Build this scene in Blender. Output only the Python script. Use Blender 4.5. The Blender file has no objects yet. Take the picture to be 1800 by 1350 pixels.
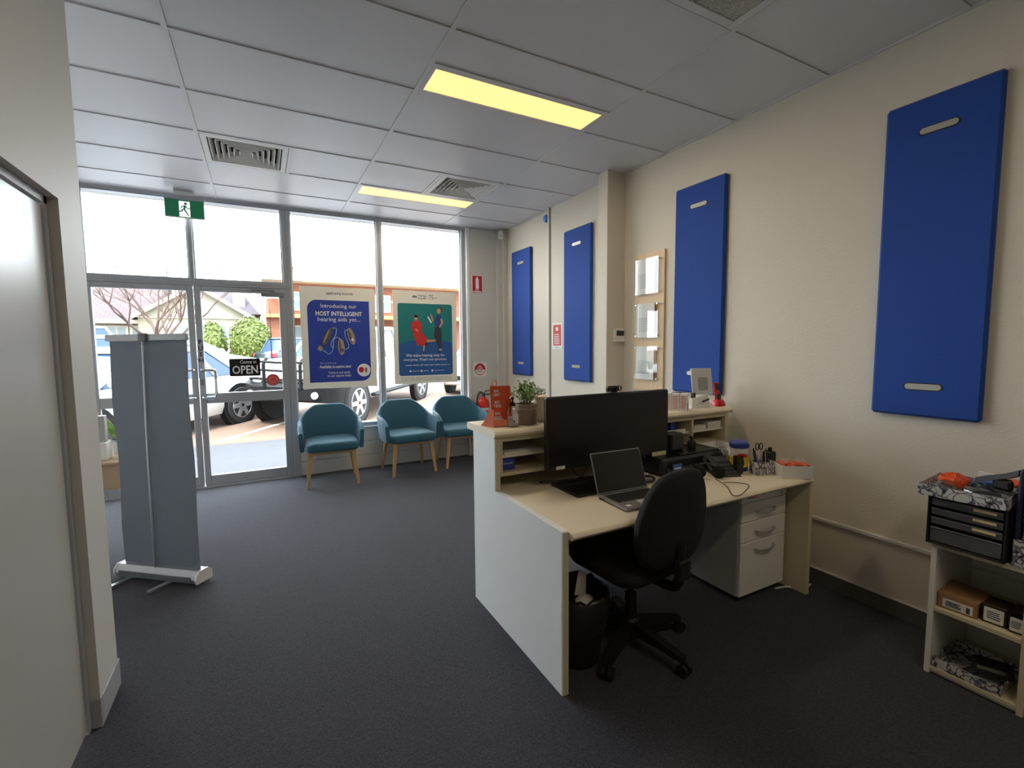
import bpy, math, random
from math import sin, cos, pi, radians
from mathutils import Vector as V, Matrix
S = bpy.context.scene
COL = S.collection

# ------------------------------------------------------------------ camera
yaw, pitch, roll = 0.489102, -0.081907, -0.008243
fw = V((sin(yaw)*cos(pitch), cos(yaw)*cos(pitch), sin(pitch)))
r0 = V((cos(yaw), -sin(yaw), 0)); u0 = r0.cross(fw)
rr = cos(roll)*r0 + sin(roll)*u0; uu = -sin(roll)*r0 + cos(roll)*u0
cd = bpy.data.cameras.new('camera'); cam = bpy.data.objects.new('camera', cd); COL.objects.link(cam)
cd.sensor_width = 36; cd.lens = 827.01*36/1800; cd.clip_start = 0.05; cd.clip_end = 300
cam.matrix_world = Matrix(((rr.x, uu.x, -fw.x, 0), (rr.y, uu.y, -fw.y, 0), (rr.z, uu.z, -fw.z, 1.44), (0, 0, 0, 1)))
S.camera = cam
# ------------------------------------------------------------------ world, sun, exposure
w = bpy.data.worlds.new('sky'); S.world = w; w.use_nodes = True
bg = w.node_tree.nodes['Background']; bg.inputs[0].default_value = (0.86, 0.93, 1.0, 1); bg.inputs[1].default_value = 4.2
sd = bpy.data.lights.new('sun', 'SUN'); sd.energy = 2.4; sd.angle = radians(1.0); sd.color = (1, .93, .82)
so = bpy.data.objects.new('sun', sd); COL.objects.link(so)
so.rotation_euler = V((0.42, 0.62, -0.95)).to_track_quat('-Z', 'Y').to_euler()
LAMP = 4.6
S.view_settings.view_transform = 'Standard'; S.view_settings.look = 'None'
S.view_settings.gamma = 1; S.view_settings.exposure = 1.55; S.view_settings.use_curve_mapping = False

# ------------------------------------------------------------------ materials
def lin(c):
    return tuple(((x/255)/12.92 if x/255 <= .04045 else ((x/255+.055)/1.055)**2.4) for x in c)
MATS = {}
def mat(name, c, rough=.6, metal=0, var=.06, scale=20, bump=0, bscale=200, spec=.5, emit=None, es=0, sheen=0, trans=0, coat=0):
    m = bpy.data.materials.new(name); m.use_nodes = True; nt = m.node_tree; b = nt.nodes['Principled BSDF']
    L = lin(c)
    tc = nt.nodes.new('ShaderNodeTexCoord'); n = nt.nodes.new('ShaderNodeTexNoise')
    n.inputs['Scale'].default_value = scale; n.inputs['Detail'].default_value = 3
    nt.links.new(tc.outputs['Object'], n.inputs['Vector'])
    mx = nt.nodes.new('ShaderNodeMix'); mx.data_type = 'RGBA'
    mx.inputs[6].default_value = (*[x*(1-var) for x in L], 1); mx.inputs[7].default_value = (*[min(1, x*(1+var)) for x in L], 1)
    nt.links.new(n.outputs['Fac'], mx.inputs[0]); nt.links.new(mx.outputs[2], b.inputs['Base Color'])
    b.inputs['Roughness'].default_value = rough; b.inputs['Metallic'].default_value = metal
    b.inputs['Specular IOR Level'].default_value = spec
    if sheen: b.inputs['Sheen Weight'].default_value = sheen; b.inputs['Sheen Roughness'].default_value = .4
    if coat: b.inputs['Coat Weight'].default_value = coat
    if trans: b.inputs['Transmission Weight'].default_value = trans
    if emit:
        b.inputs['Emission Color'].default_value = (*emit, 1); b.inputs['Emission Strength'].default_value = es
    if bump:
        n2 = nt.nodes.new('ShaderNodeTexNoise'); n2.inputs['Scale'].default_value = bscale; n2.inputs['Detail'].default_value = 2
        nt.links.new(tc.outputs['Object'], n2.inputs['Vector'])
        bp = nt.nodes.new('ShaderNodeBump'); bp.inputs['Strength'].default_value = bump; bp.inputs['Distance'].default_value = .004
        nt.links.new(n2.outputs['Fac'], bp.inputs['Height']); nt.links.new(bp.outputs[0], b.inputs['Normal'])
    m['p'] = 1; MATS[name] = m; return m
def nodes(m): return m.node_tree, m.node_tree.nodes['Principled BSDF']

def glassmat(name, tint=(1, 1, 1), gl=.6):
    m = bpy.data.materials.new(name); m.use_nodes = True; nt = m.node_tree; nt.nodes.clear()
    o = nt.nodes.new('ShaderNodeOutputMaterial'); t = nt.nodes.new('ShaderNodeBsdfTransparent'); g = nt.nodes.new('ShaderNodeBsdfGlossy')
    t.inputs[0].default_value = (*tint, 1); g.inputs['Roughness'].default_value = .02
    f = nt.nodes.new('ShaderNodeFresnel'); f.inputs[0].default_value = 1.45
    mm = nt.nodes.new('ShaderNodeMath'); mm.operation = 'MULTIPLY'; mm.inputs[1].default_value = gl
    x = nt.nodes.new('ShaderNodeMixShader'); nt.links.new(f.outputs[0], mm.inputs[0]); ge = nt.nodes.new('ShaderNodeNewGeometry'); iv = nt.nodes.new('ShaderNodeMath'); iv.operation = 'SUBTRACT'; iv.inputs[0].default_value = 1; iv.use_clamp = True
    m3 = nt.nodes.new('ShaderNodeMath'); m3.operation = 'MULTIPLY'; m3.use_clamp = True; nt.links.new(ge.outputs['Backfacing'], iv.inputs[1]); nt.links.new(mm.outputs[0], m3.inputs[0]); nt.links.new(iv.outputs[0], m3.inputs[1]); nt.links.new(m3.outputs[0], x.inputs[0])
    nt.links.new(t.outputs[0], x.inputs[1]); nt.links.new(g.outputs[0], x.inputs[2]); nt.links.new(x.outputs[0], o.inputs[0])
    return m
def papermat(name, c, thru=.14, var=.05, scale=6):
    m = mat(name, c, .55, var=var, scale=scale); nt, b = nodes(m)
    o = nt.nodes['Material Output']; tr = nt.nodes.new('ShaderNodeBsdfTranslucent'); x = nt.nodes.new('ShaderNodeMixShader')
    x.inputs[0].default_value = thru
    src = b.inputs['Base Color'].links[0].from_socket
    nt.links.new(src, tr.inputs[0]); nt.links.new(b.outputs[0], x.inputs[1]); nt.links.new(tr.outputs[0], x.inputs[2]); nt.links.new(x.outputs[0], o.inputs[0])
    return m
def woodmat(name, c1, c2, axis=2, scale=9):
    m = mat(name, c1, .5); nt, b = nodes(m)
    tc = nt.nodes.new('ShaderNodeTexCoord'); mp = nt.nodes.new('ShaderNodeMapping'); sc = [scale]*3; sc[axis] = scale*.12
    mp.inputs['Scale'].default_value = sc; n = nt.nodes.new('ShaderNodeTexNoise'); n.inputs['Scale'].default_value = 6; n.inputs['Detail'].default_value = 5
    n.inputs['Distortion'].default_value = .6
    mx = nt.nodes.new('ShaderNodeMix'); mx.data_type = 'RGBA'; mx.inputs[6].default_value = (*lin(c1), 1); mx.inputs[7].default_value = (*lin(c2), 1)
    nt.links.new(tc.outputs['Object'], mp.inputs[0]); nt.links.new(mp.outputs[0], n.inputs['Vector']); nt.links.new(n.outputs['Fac'], mx.inputs[0])
    nt.links.new(mx.outputs[2], b.inputs['Base Color']); return m
def leafpat(name):
    m = mat(name, (200, 198, 200), .5); nt, b = nodes(m)
    tc = nt.nodes.new('ShaderNodeTexCoord'); v = nt.nodes.new('ShaderNodeTexVoronoi'); v.feature = 'DISTANCE_TO_EDGE'; v.inputs['Scale'].default_value = 26
    n = nt.nodes.new('ShaderNodeTexNoise'); n.inputs['Scale'].default_value = 12
    ad = nt.nodes.new('ShaderNodeMix'); ad.data_type = 'RGBA'; ad.inputs[0].default_value = .12
    nt.links.new(tc.outputs['Object'], n.inputs['Vector']); nt.links.new(tc.outputs['Object'], ad.inputs[6]); nt.links.new(n.outputs['Color'], ad.inputs[7])
    nt.links.new(ad.outputs[2], v.inputs['Vector'])
    wv = nt.nodes.new('ShaderNodeTexWave'); wv.inputs['Scale'].default_value = 22; wv.inputs['Distortion'].default_value = 8; nt.links.new(tc.outputs['Object'], wv.inputs['Vector'])
    cr = nt.nodes.new('ShaderNodeValToRGB'); cr.color_ramp.elements[0].position = .03; cr.color_ramp.elements[1].position = .07
    cr.color_ramp.elements[0].color = (.06, .05, .08, 1); cr.color_ramp.elements[1].color = (.6, .6, .62, 1); nt.links.new(v.outputs['Distance'], cr.inputs[0])
    c2 = nt.nodes.new('ShaderNodeValToRGB'); c2.color_ramp.elements[0].position = .12; c2.color_ramp.elements[1].position = .22
    c2.color_ramp.elements[0].color = (.25, .25, .3, 1); c2.color_ramp.elements[1].color = (1, 1, 1, 1); nt.links.new(wv.outputs['Fac'], c2.inputs[0])
    mu = nt.nodes.new('ShaderNodeMix'); mu.data_type = 'RGBA'; mu.blend_type = 'MULTIPLY'; mu.inputs[0].default_value = 1
    nt.links.new(cr.outputs[0], mu.inputs[6]); nt.links.new(c2.outputs[0], mu.inputs[7]); nt.links.new(mu.outputs[2], b.inputs['Base Color']); return m
def brickmat(name, c1, c2, mortar, scale, rot=(pi/2, 0, 0), bw=.5, rh=.25, off=.5):
    m = mat(name, c1, .85); nt, b = nodes(m)
    tc = nt.nodes.new('ShaderNodeTexCoord'); mp = nt.nodes.new('ShaderNodeMapping'); mp.inputs['Rotation'].default_value = rot
    t = nt.nodes.new('ShaderNodeTexBrick'); t.inputs['Color1'].default_value = (*lin(c1), 1); t.inputs['Color2'].default_value = (*lin(c2), 1)
    t.inputs['Mortar'].default_value = (*lin(mortar), 1); t.inputs['Scale'].default_value = scale; t.inputs['Mortar Size'].default_value = .03
    t.inputs['Brick Width'].default_value = bw; t.inputs['Row Height'].default_value = rh; t.offset = off
    nt.links.new(tc.outputs['Object'], mp.inputs[0]); nt.links.new(mp.outputs[0], t.inputs[0]); nt.links.new(t.outputs[0], b.inputs['Base Color']); return m

M = dict(
 wall=mat('painted_wall', (209, 202, 188), .75, var=.02, scale=3, bump=.25, bscale=90),
 wallL=mat('smooth_painted_wall', (206, 203, 198), .55, var=.02, scale=2, bump=.06, bscale=120),
 frontw=mat('front_wall_paint', (202, 201, 196), .6, var=.02, bump=.05),
 tile=mat('ceiling_tile', (216, 217, 222), .42, var=.025, scale=2.5, bump=.05, bscale=300),
 tbar=mat('ceiling_bar', (214, 215, 218), .4, var=.01),
 dark=mat('dark_void', (24, 24, 26), .9),
 skirt=mat('grey_skirting', (92, 88, 84), .5),
 skirtL=mat('light_grey_skirting', (164, 167, 172), .45),
 alu=mat('grey_aluminium', (168, 171, 176), .42, .35, var=.03, scale=8),
 alud=mat('dark_aluminium', (120, 123, 128), .45, .3),
 silver=mat('silver', (196, 198, 202), .3, .8), chrome=mat('chrome', (215, 218, 222), .15, 1),
 white=mat('white_plastic', (226, 226, 224), .4, var=.02), lam=mat('white_laminate', (231, 231, 227), .42, var=.02, scale=4),
 lamc=mat('cream_edge', (206, 196, 168), .5), top=mat('speckled_worktop', (234, 224, 200), .35, var=.07, scale=260),
 grayw=mat('grey_laminate', (176, 176, 172), .5),
 blue=mat('blue_panel_fabric', (12, 64, 148), .8, var=.12, scale=260, bump=.2, bscale=500, sheen=.15),
 slot=mat('slot_metal', (176, 174, 166), .35, .3),
 teal=mat('teal_upholstery', (38, 92, 114), .68, var=.12, scale=300, bump=.2, bscale=420, sheen=.25),
 oak=woodmat('oak_leg', (208, 172, 122), (176, 136, 88)), ply=woodmat('birch_board', (222, 196, 158), (200, 170, 130)),
 tablew=woodmat('table_wood', (196, 170, 138), (176, 148, 118), 0),
 black=mat('black_plastic', (26, 26, 28), .45, var=.1), blackf=mat('black_fabric', (19, 20, 23), .85, var=.25, scale=300, bump=.3, bscale=400),
 blackg=mat('black_gloss', (18, 18, 20), .25), screen=mat('dark_screen', (24, 25, 27), .3, var=.05), darkg=mat('dark_grey', (60, 61, 64), .5),
 laptop=mat('laptop_silver', (150, 150, 152), .4, .5), key=mat('key_black', (30, 30, 32), .5),
 paper=papermat('poster_paper', (226, 222, 212)), sheet=mat('paper_sheet', (228, 228, 224), .6, var=.02),
 pblue=papermat('poster_blue', (44, 72, 176), .18, var=.14, scale=3), pteal=papermat('poster_teal', (28, 134, 136), .18, var=.08, scale=3),
 pblue2=papermat('poster_ocean_blue', (44, 100, 172), .18, var=.08, scale=3), ink=mat('printed_white', (232, 232, 236), .6), inkd=mat('printed_grey', (70, 74, 96), .6),
 beige=mat('device_beige', (158, 146, 124), .4, var=.2, scale=60), bron=mat('device_brown', (92, 80, 68), .4), tubew=mat('clear_tube', (166, 196, 226), .3),
 skin=mat('print_skin', (206, 158, 132), .6), hair=mat('print_hair', (110, 70, 44), .6), redp=mat('print_red', (200, 48, 44), .6), navyp=mat('print_navy', (48, 70, 132), .6), slate=mat('print_slate', (56, 60, 70), .6),
 smoke=mat('smoky_plastic', (92, 94, 96), .25, var=.25, scale=14), red=mat('sign_red', (186, 24, 44), .5), redg=mat('gloss_red', (200, 30, 28), .25), coral=mat('coral_print', (196, 78, 80), .6), orange=mat('orange_print', (222, 84, 34), .5), orangel=mat('salmon', (236, 132, 104), .5),
 green=mat('exit_green', (10, 96, 62), .4, emit=(.01, .28, .13), es=.06), exw=mat('exit_white', (235, 240, 235), .4, emit=(1, 1, 1), es=.3),
 diff=mat('lamp_diffuser', (240, 225, 150), .5, emit=(1.0, .68, .25), es=.42),
 vent=mat('vent_white', (226, 225, 220), .45), ventd=mat('vent_inside', (22, 22, 24), .8),
 acry=glassmat('acrylic', (.97, .98, .98), 2.2), glass=glassmat('window_glass', (.97, .985, .98), .8),
 clear=glassmat('clear_plastic', (.8, .82, .83), 1.5),
 leafb=leafpat('leaf_pattern'), navy=mat('navy', (28, 36, 70), .5), card=mat('cardboard', (158, 122, 84), .8), brownb=mat('dark_brown_box', (42, 30, 28), .6),
 leaf=mat('leaf_green', (126, 160, 78), .55, var=.35, scale=30), soil=mat('soil', (60, 46, 34), .9), fabricpot=mat('taupe_fabric', (150, 130, 112), .85, var=.06, scale=150, bump=.2), cream=mat('cream_ceramic', (206, 196, 176), .4),
 pink=mat('pink_print', (206, 60, 96), .5), yellow=mat('yellow_print', (240, 210, 40), .5), bluep=mat('label_blue', (38, 60, 150), .45), paleyel=mat('pale_sticky_note', (216, 220, 170), .6), lblue=mat('light_blue', (70, 100, 170), .5),
 tan=mat('label_tan', (232, 206, 150), .5), bannerb=papermat('banner_back', (138, 144, 152), .36, var=.1, scale=2), steel=mat('brushed_steel', (190, 192, 194), .32, .7),
 bluedev=mat('blue_device', (60, 130, 220), .3), bag=mat('bin_liner', (36, 36, 38), .3, var=.3, scale=30), led=mat('red_led', (60, 8, 8), .4, emit=(1, .08, .04), es=.3),
)
# carpet
m = mat('charcoal_carpet', (62, 62, 69), .95, var=.85, scale=120, bump=1.0, bscale=200, spec=.15, sheen=.12); M['carpet'] = m
# exterior
M.update(conc=mat('footpath', (84, 84, 88), .9, var=.12, scale=7, bump=.3, bscale=40), asph=mat('asphalt', (112, 92, 79), .9, var=.14, scale=3, bump=.3, bscale=30), line=mat('road_paint', (205, 200, 190), .8),
 carw=mat('car_white', (205, 205, 203), .3, coat=.4), carn=mat('car_dark_blue', (26, 42, 56), .25, coat=.5), cars=mat('car_silver', (150, 158, 168), .3, .3, coat=.4), cark=mat('car_black', (20, 21, 23), .6, spec=.2),
 cglass=mat('car_glass', (44, 66, 96), .12, spec=.3), tyre=mat('tyre', (40, 40, 42), .85), rim=mat('alloy_rim', (176, 178, 182), .3, .5), tail=mat('tail_lamp', (190, 30, 40), .3), lampc=mat('head_lamp', (200, 205, 210), .15),
 hcream=mat('house_cream', (124, 120, 104), .8, var=.04), htrim=mat('house_trim', (176, 172, 158), .7), hwin=mat('house_window', (98, 112, 112), .3),
 roof=brickmat('roof_tiles', (84, 66, 68), (74, 60, 64), (52, 42, 44), 2.2, (0, 0, 0), bw=.6, rh=.35), roofd=mat('dark_roof', (62, 56, 62), .8, var=.2, scale=4),
 brick=brickmat('brick_wall', (128, 68, 44), (112, 58, 38), (130, 100, 82), 3.4), ybeam=mat('yellow_beam', (190, 150, 70), .7), bark=mat('bare_bark', (74, 58, 50), .9), hedge=mat('hedge_leaf', (78, 92, 28), .6, var=.4, scale=6),
 ext=mat('outer_wall', (170, 165, 155), .9))

# ------------------------------------------------------------------ mesh builder
class MB:
    def __init__(s): s.v = []; s.f = []; s.m = []; s.T = None
    def add(s, vs, fs, m=0):
        o = len(s.v)
        s.v += [tuple(s.T @ V(p)) if s.T else tuple(p) for p in vs]
        s.f += [tuple(i+o for i in f) for f in fs]; s.m += [m]*len(fs); return s
    def box(s, x0, x1, y0, y1, z0, z1, b=0, m=0):
        if x0 > x1: x0, x1 = x1, x0
        if y0 > y1: y0, y1 = y1, y0
        if z0 > z1: z0, z1 = z1, z0
        if b <= 0:
            vs = [(x, y, z) for z in (z0, z1) for y in (y0, y1) for x in (x0, x1)]
            return s.add(vs, [(0, 2, 3, 1), (4, 5, 7, 6), (0, 1, 5, 4), (2, 6, 7, 3), (0, 4, 6, 2), (1, 3, 7, 5)], m)
        b = min(b, (x1-x0)*.49, (y1-y0)*.49, (z1-z0)*.49); vs = []; idx = {}
        for i in (0, 1):
            for j in (0, 1):
                for k in (0, 1):
                    X = (x0, x1)[i]; Y = (y0, y1)[j]; Z = (z0, z1)[k]; sx = (1, -1)[i]; sy = (1, -1)[j]; sz = (1, -1)[k]
                    idx[i, j, k] = len(vs)
                    vs += [(X, Y+sy*b, Z+sz*b), (X+sx*b, Y, Z+sz*b), (X+sx*b, Y+sy*b, Z)]
        I = lambda i, j, k, a: idx[i, j, k]+a
        fs = []
        for i in (0, 1): q = [I(i, 0, 0, 0), I(i, 1, 0, 0), I(i, 1, 1, 0), I(i, 0, 1, 0)]; fs.append(q if i else q[::-1])
        for j in (0, 1): q = [I(0, j, 0, 1), I(0, j, 1, 1), I(1, j, 1, 1), I(1, j, 0, 1)]; fs.append(q if j else q[::-1])
        for k in (0, 1): q = [I(0, 0, k, 2), I(1, 0, k, 2), I(1, 1, k, 2), I(0, 1, k, 2)]; fs.append(q if k else q[::-1])
        for a in (0, 1):
            for c in (0, 1):
                fs += [(I(0, a, c, 1), I(1, a, c, 1), I(1, a, c, 2), I(0, a, c, 2)), (I(a, 0, c, 0), I(a, 1, c, 0), I(a, 1, c, 2), I(a, 0, c, 2)), (I(a, c, 0, 0), I(a, c, 1, 0), I(a, c, 1, 1), I(a, c, 0, 1))]
        for i in (0, 1):
            for j in (0, 1):
                for k in (0, 1): fs.append((I(i, j, k, 0), I(i, j, k, 1), I(i, j, k, 2)))
        return s.add(vs, fs, m)
    def loft(s, rings, closed=False, cap=True, m=0):
        n = len(rings[0]); vs = [p for r in rings for p in r]; fs = []; k = len(rings)
        for a in range(k if closed else k-1):
            b = (a+1) % k
            for i in range(n): fs.append((a*n+i, a*n+(i+1) % n, b*n+(i+1) % n, b*n+i))
        if cap and not closed: fs += [tuple(range(n))[::-1], tuple((k-1)*n+i for i in range(n))]
        return s.add(vs, fs, m)
    def tube(s, pts, r, n=8, m=0, closed=False, cap=True):
        pts = [V(p) for p in pts]; k = len(pts); R = r if isinstance(r, (list, tuple)) else [r]*k; rings = []; up = None
        for i, p in enumerate(pts):
            if closed: t = pts[(i+1) % k]-pts[i-1]
            else: t = pts[min(i+1, k-1)]-pts[max(i-1, 0)]
            if t.length < 1e-9: t = V((0, 0, 1))
            t.normalize()
            if up is None: up = t.orthogonal().normalized()
            else:
                up = up-t*up.dot(t); up = up.normalized() if up.length > 1e-6 else t.orthogonal().normalized()
            q = t.cross(up); rings.append([tuple(p+R[i]*(cos(2*pi*j/n)*up+sin(2*pi*j/n)*q)) for j in range(n)])
        return s.loft(rings, closed, cap, m)
    def lathe(s, prof, c=(0, 0, 0), n=20, m=0):
        return s.loft([[(c[0]+r*cos(2*pi*j/n), c[1]+r*sin(2*pi*j/n), c[2]+z) for j in range(n)] for r, z in prof], m=m)
    def ball(s, c, r, n=12, k=7, m=0):
        rx, ry, rz = (r, r, r) if not isinstance(r, (tuple, list)) else r
        return s.loft([[(c[0]+rx*max(.02, sin(pi*i/k))*cos(2*pi*j/n), c[1]+ry*max(.02, sin(pi*i/k))*sin(2*pi*j/n), c[2]-rz*cos(pi*i/k)) for j in range(n)] for i in range(k+1)], m=m)
    def poly(s, F, pts, t0, t1, m=0):
        n = len(pts); vs = [F(x, y, t0) for x, y in pts]+[F(x, y, t1) for x, y in pts]
        return s.add(vs, [tuple(range(n))[::-1], tuple(range(n, 2*n))]+[(i, (i+1) % n, n+(i+1) % n, n+i) for i in range(n)], m)
    def rect(s, F, x0, x1, y0, y1, t0, t1, m=0): return s.poly(F, [(x0, y0), (x1, y0), (x1, y1), (x0, y1)], t0, t1, m)
    def fbox(s, F, x0, x1, y0, y1, t0, t1, b=0, m=0):
        k = MB(); k.box(x0, x1, y0, y1, t0, t1, b); return s.add([F(*p) for p in k.v], k.f, m)
    def build(s, name, mt, parent=None, **kw): return build(name, s.v, s.f, mt, parent, s.m, **kw)

def Fr(o, r=(1, 0, 0), u=(0, 0, 1)):
    o, r, u = V(o), V(r).normalized(), V(u).normalized(); n = r.cross(u)
    return lambda a, b, c=0: tuple(o+a*r+b*u+c*n)
def ell(cx, cy, rx, ry=None, rot=0, n=20, a0=0, a1=2*pi):
    ry = rx if ry is None else ry; out = []
    for i in range(n if a1-a0 > 6.28 else n+1):
        a = a0+(a1-a0)*i/n; x, y = rx*cos(a), ry*sin(a); out.append((cx+x*cos(rot)-y*sin(rot), cy+x*sin(rot)+y*cos(rot)))
    return out
def rrect(x0, x1, y0, y1, r, n=5):
    R = r if isinstance(r, (tuple, list)) else (r,)*4; out = []
    for (cx, cy, a, q) in ((x1, y1, 0, R[0]), (x0, y1, 90, R[1]), (x0, y0, 180, R[2]), (x1, y0, 270, R[3])):
        cx += -q if cx == x1 else q; cy += -q if cy == y1 else q
        for i in range(n+1 if q > 0 else 1): t = radians(a+90*i/n); out.append((cx+q*cos(t), cy+q*sin(t)))
    return out
def smoothpath(pts, k=6, closed=False):
    pts = [V(p) for p in pts]; out = []; n = len(pts)
    for i in range(n if closed else n-1):
        p0 = pts[i-1] if (closed or i > 0) else pts[0]; p1 = pts[i]; p2 = pts[(i+1) % n]; p3 = pts[(i+2) % n] if (closed or i+2 < n) else pts[-1]
        for j in range(k):
            t = j/k; out.append(.5*((2*p1)+(p2-p0)*t+(2*p0-5*p1+4*p2-p3)*t*t+(3*p1-p0-3*p2+p3)*t**3))
    if not closed: out.append(pts[-1])
    return out

WM = {}
def build(name, v, f, mt, parent=None, mi=None, lab=None, cat=None, grp=None, kind=None, sharp=35):
    xs = [p[0] for p in v]; ys = [p[1] for p in v]; zs = [p[2] for p in v]
    c = V(((min(xs)+max(xs))/2, (min(ys)+max(ys))/2, min(zs)))
    me = bpy.data.meshes.new(name); me.from_pydata([(p[0]-c.x, p[1]-c.y, p[2]-c.z) for p in v], [], f)
    ms = mt if isinstance(mt, (list, tuple)) else [mt]
    for x in ms: me.materials.append(M[x] if isinstance(x, str) else x)
    if mi and len(ms) > 1: me.polygons.foreach_set('material_index', mi)
    me.polygons.foreach_set('use_smooth', [True]*len(f)); me.update()
    import bmesh
    if sharp is not None:
        b = bmesh.new(); b.from_mesh(me); bmesh.ops.recalc_face_normals(b, faces=b.faces); b.to_mesh(me); b.free()
        me.set_sharp_from_angle(angle=radians(sharp))
    o = bpy.data.objects.new(name, me); COL.objects.link(o); o.location = c; WM[o] = Matrix.Translation(c)
    if parent: o.parent = parent; o.matrix_parent_inverse = WM[parent].inverted()
    return props(o, lab, cat, grp, kind)
def props(o, lab=None, cat=None, grp=None, kind=None):
    if lab: o['label'] = lab
    if cat: o['category'] = cat
    if grp: o['group'] = grp
    if kind: o['kind'] = kind
    return o
def thing(name, lab=None, cat=None, loc=(0, 0, 0), grp=None, kind=None, parent=None):
    o = bpy.data.objects.new(name, None); COL.objects.link(o); o.empty_display_size = .05; o.location = loc; WM[o] = Matrix.Translation(loc)
    if parent: o.parent = parent; o.matrix_parent_inverse = WM[parent].inverted()
    return props(o, lab, cat, grp, kind)
def kids(o): return [c for c in COL.objects if c.parent == o]
def copytree(o, loc=None, rz=None, lab=None, par=None):
    c = o.copy(); COL.objects.link(c)
    if par: c.parent = par
    for k in kids(o): copytree(k, par=c)
    if loc is not None: c.location = loc
    if rz is not None: c.rotation_euler = (0, 0, rz)
    if lab: c['label'] = lab
    return c
def ST(name, mb, mt, parent=None, **k):
    return mb.build(name, mt, parent, kind='structure' if parent is None else None, **k)
TXT = {}
def text(name, s, F, cx, cy, mt, parent, w=None, h=None, t=.0006, bold=0, align='c', sp=1):
    key = (s, bold, sp)
    if key not in TXT:
        cu = bpy.data.curves.new('t', 'FONT'); cu.body = s; cu.resolution_u = 2; cu.offset = bold; cu.space_line = sp; cu.align_x = 'LEFT' if align == 'l' else 'CENTER'
        ob = bpy.data.objects.new('t', cu); me = bpy.data.meshes.new_from_object(ob)
        TXT[key] = ([tuple(v.co) for v in me.vertices], [tuple(p.vertices) for p in me.polygons]); bpy.data.objects.remove(ob)
    vs, fs = TXT[key]
    x0 = min(p[0] for p in vs); x1 = max(p[0] for p in vs); y0 = min(p[1] for p in vs); y1 = max(p[1] for p in vs)
    kx = w/(x1-x0) if w else h/(y1-y0); ky = h/(y1-y0) if h else kx
    ox = cx if align == 'l' else cx-(x1-x0)*kx/2
    return build(name, [F(ox+(p[0]-x0)*kx, cy+(p[1]-(y0+y1)/2)*ky, t) for p in vs], fs, mt, parent, sharp=None)
def lines(name, F, x0, x1, y0, y1, n, mt, parent, t=.0006, ragged=.2, seed=1):
    R = random.Random(seed); mb = MB(); dy = (y1-y0)/n
    for i in range(n):
        x = x0; e = x1-(x1-x0)*ragged*R.random()
        while x < e:
            q = min(e, x+(x1-x0)*R.uniform(.05, .16)); mb.rect(F, x, q, y0+i*dy+dy*.25, y0+i*dy+dy*.7, 0, t); x = q+(x1-x0)*.02
    return mb.build(name, mt, parent)

CE = 2.932; XR = 2.90; YF = 5.72; XL = -2.75; YB = -2.6
# ================================================================== ROOM SHELL
ST('floor', MB().box(XL, XR+.1, YB, YF+.12, -.06, 0), 'carpet')
ceil = ST('ceiling', MB().box(XL-.1, XR+.1, YB-.1, YF+.12, 3.06, 3.16), 'dark')
wall = ST('wall_right', MB().box(XR, XR+.12, YB, YF+.1, 0, 3.06), 'wall')
ST('wall_back', MB().box(XL, XR, YB-.1, YB, 0, 3.06), 'wallL')
ST('wall_far_left', MB().box(XL-.1, XL, 2.36, YF+.1, 0, 3.06), 'wallL')
# near left partition with recessed door
XW = -.60
mb = MB(); mb.box(XW-.14, XW, 2.235, 2.48, 0, CE); mb.box(XW-.14, XW, YB, .98, 0, CE); mb.box(XW-.14, XW, .98, 2.235, 1.965, CE)
wl = ST('wall_left', mb, 'wallL')
ST('wall_left_return', MB().box(XL, XW-.14, 2.36, 2.48, 0, CE), 'wallL')
mb = MB(); mb.box(XW-.012, XW+.004, 2.246, 2.484, .0, .115, .003); mb.box(XW-.04, XW+.004, 2.228, 2.246, 0, .115, .003); mb.box(-1.6, XW+.004, 2.48, 2.492, 0, .115)
ST('baseboard_left', mb, 'skirtL')
d3 = thing('door_3', loc=(XW-.06, 1.6, 0), kind='structure')
mb = MB(); mb.box(XW-.085, XW-.03, 2.205, 2.235, 0, 1.965, .002); mb.box(XW-.085, XW-.03, .98, 2.235, 1.937, 1.967, .002); mb.box(XW-.085, XW-.03, .98, 1.01, 0, 1.94)
mb.build('door_frame', 'skirtL', d3)
M['door'] = mat('gloss_door_paint', (190, 189, 186), .28, var=.015, scale=2)
MB().box(XW-.075, XW-.037, 1.013, 2.200, .012, 1.932, .003).build('door_leaf', 'door', d3)
mb = MB(); mb.tube([(XW-.04, 1.08, 1.0), (XW+.015, 1.08, 1.0), (XW+.02, 1.09, 1.0), (XW+.02, 1.2, 1.0)], .009); mb.box(XW-.04, XW-.03, 1.05, 1.11, .93, 1.07, .003)
mb.build('door_handle', 'steel', d3)

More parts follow.
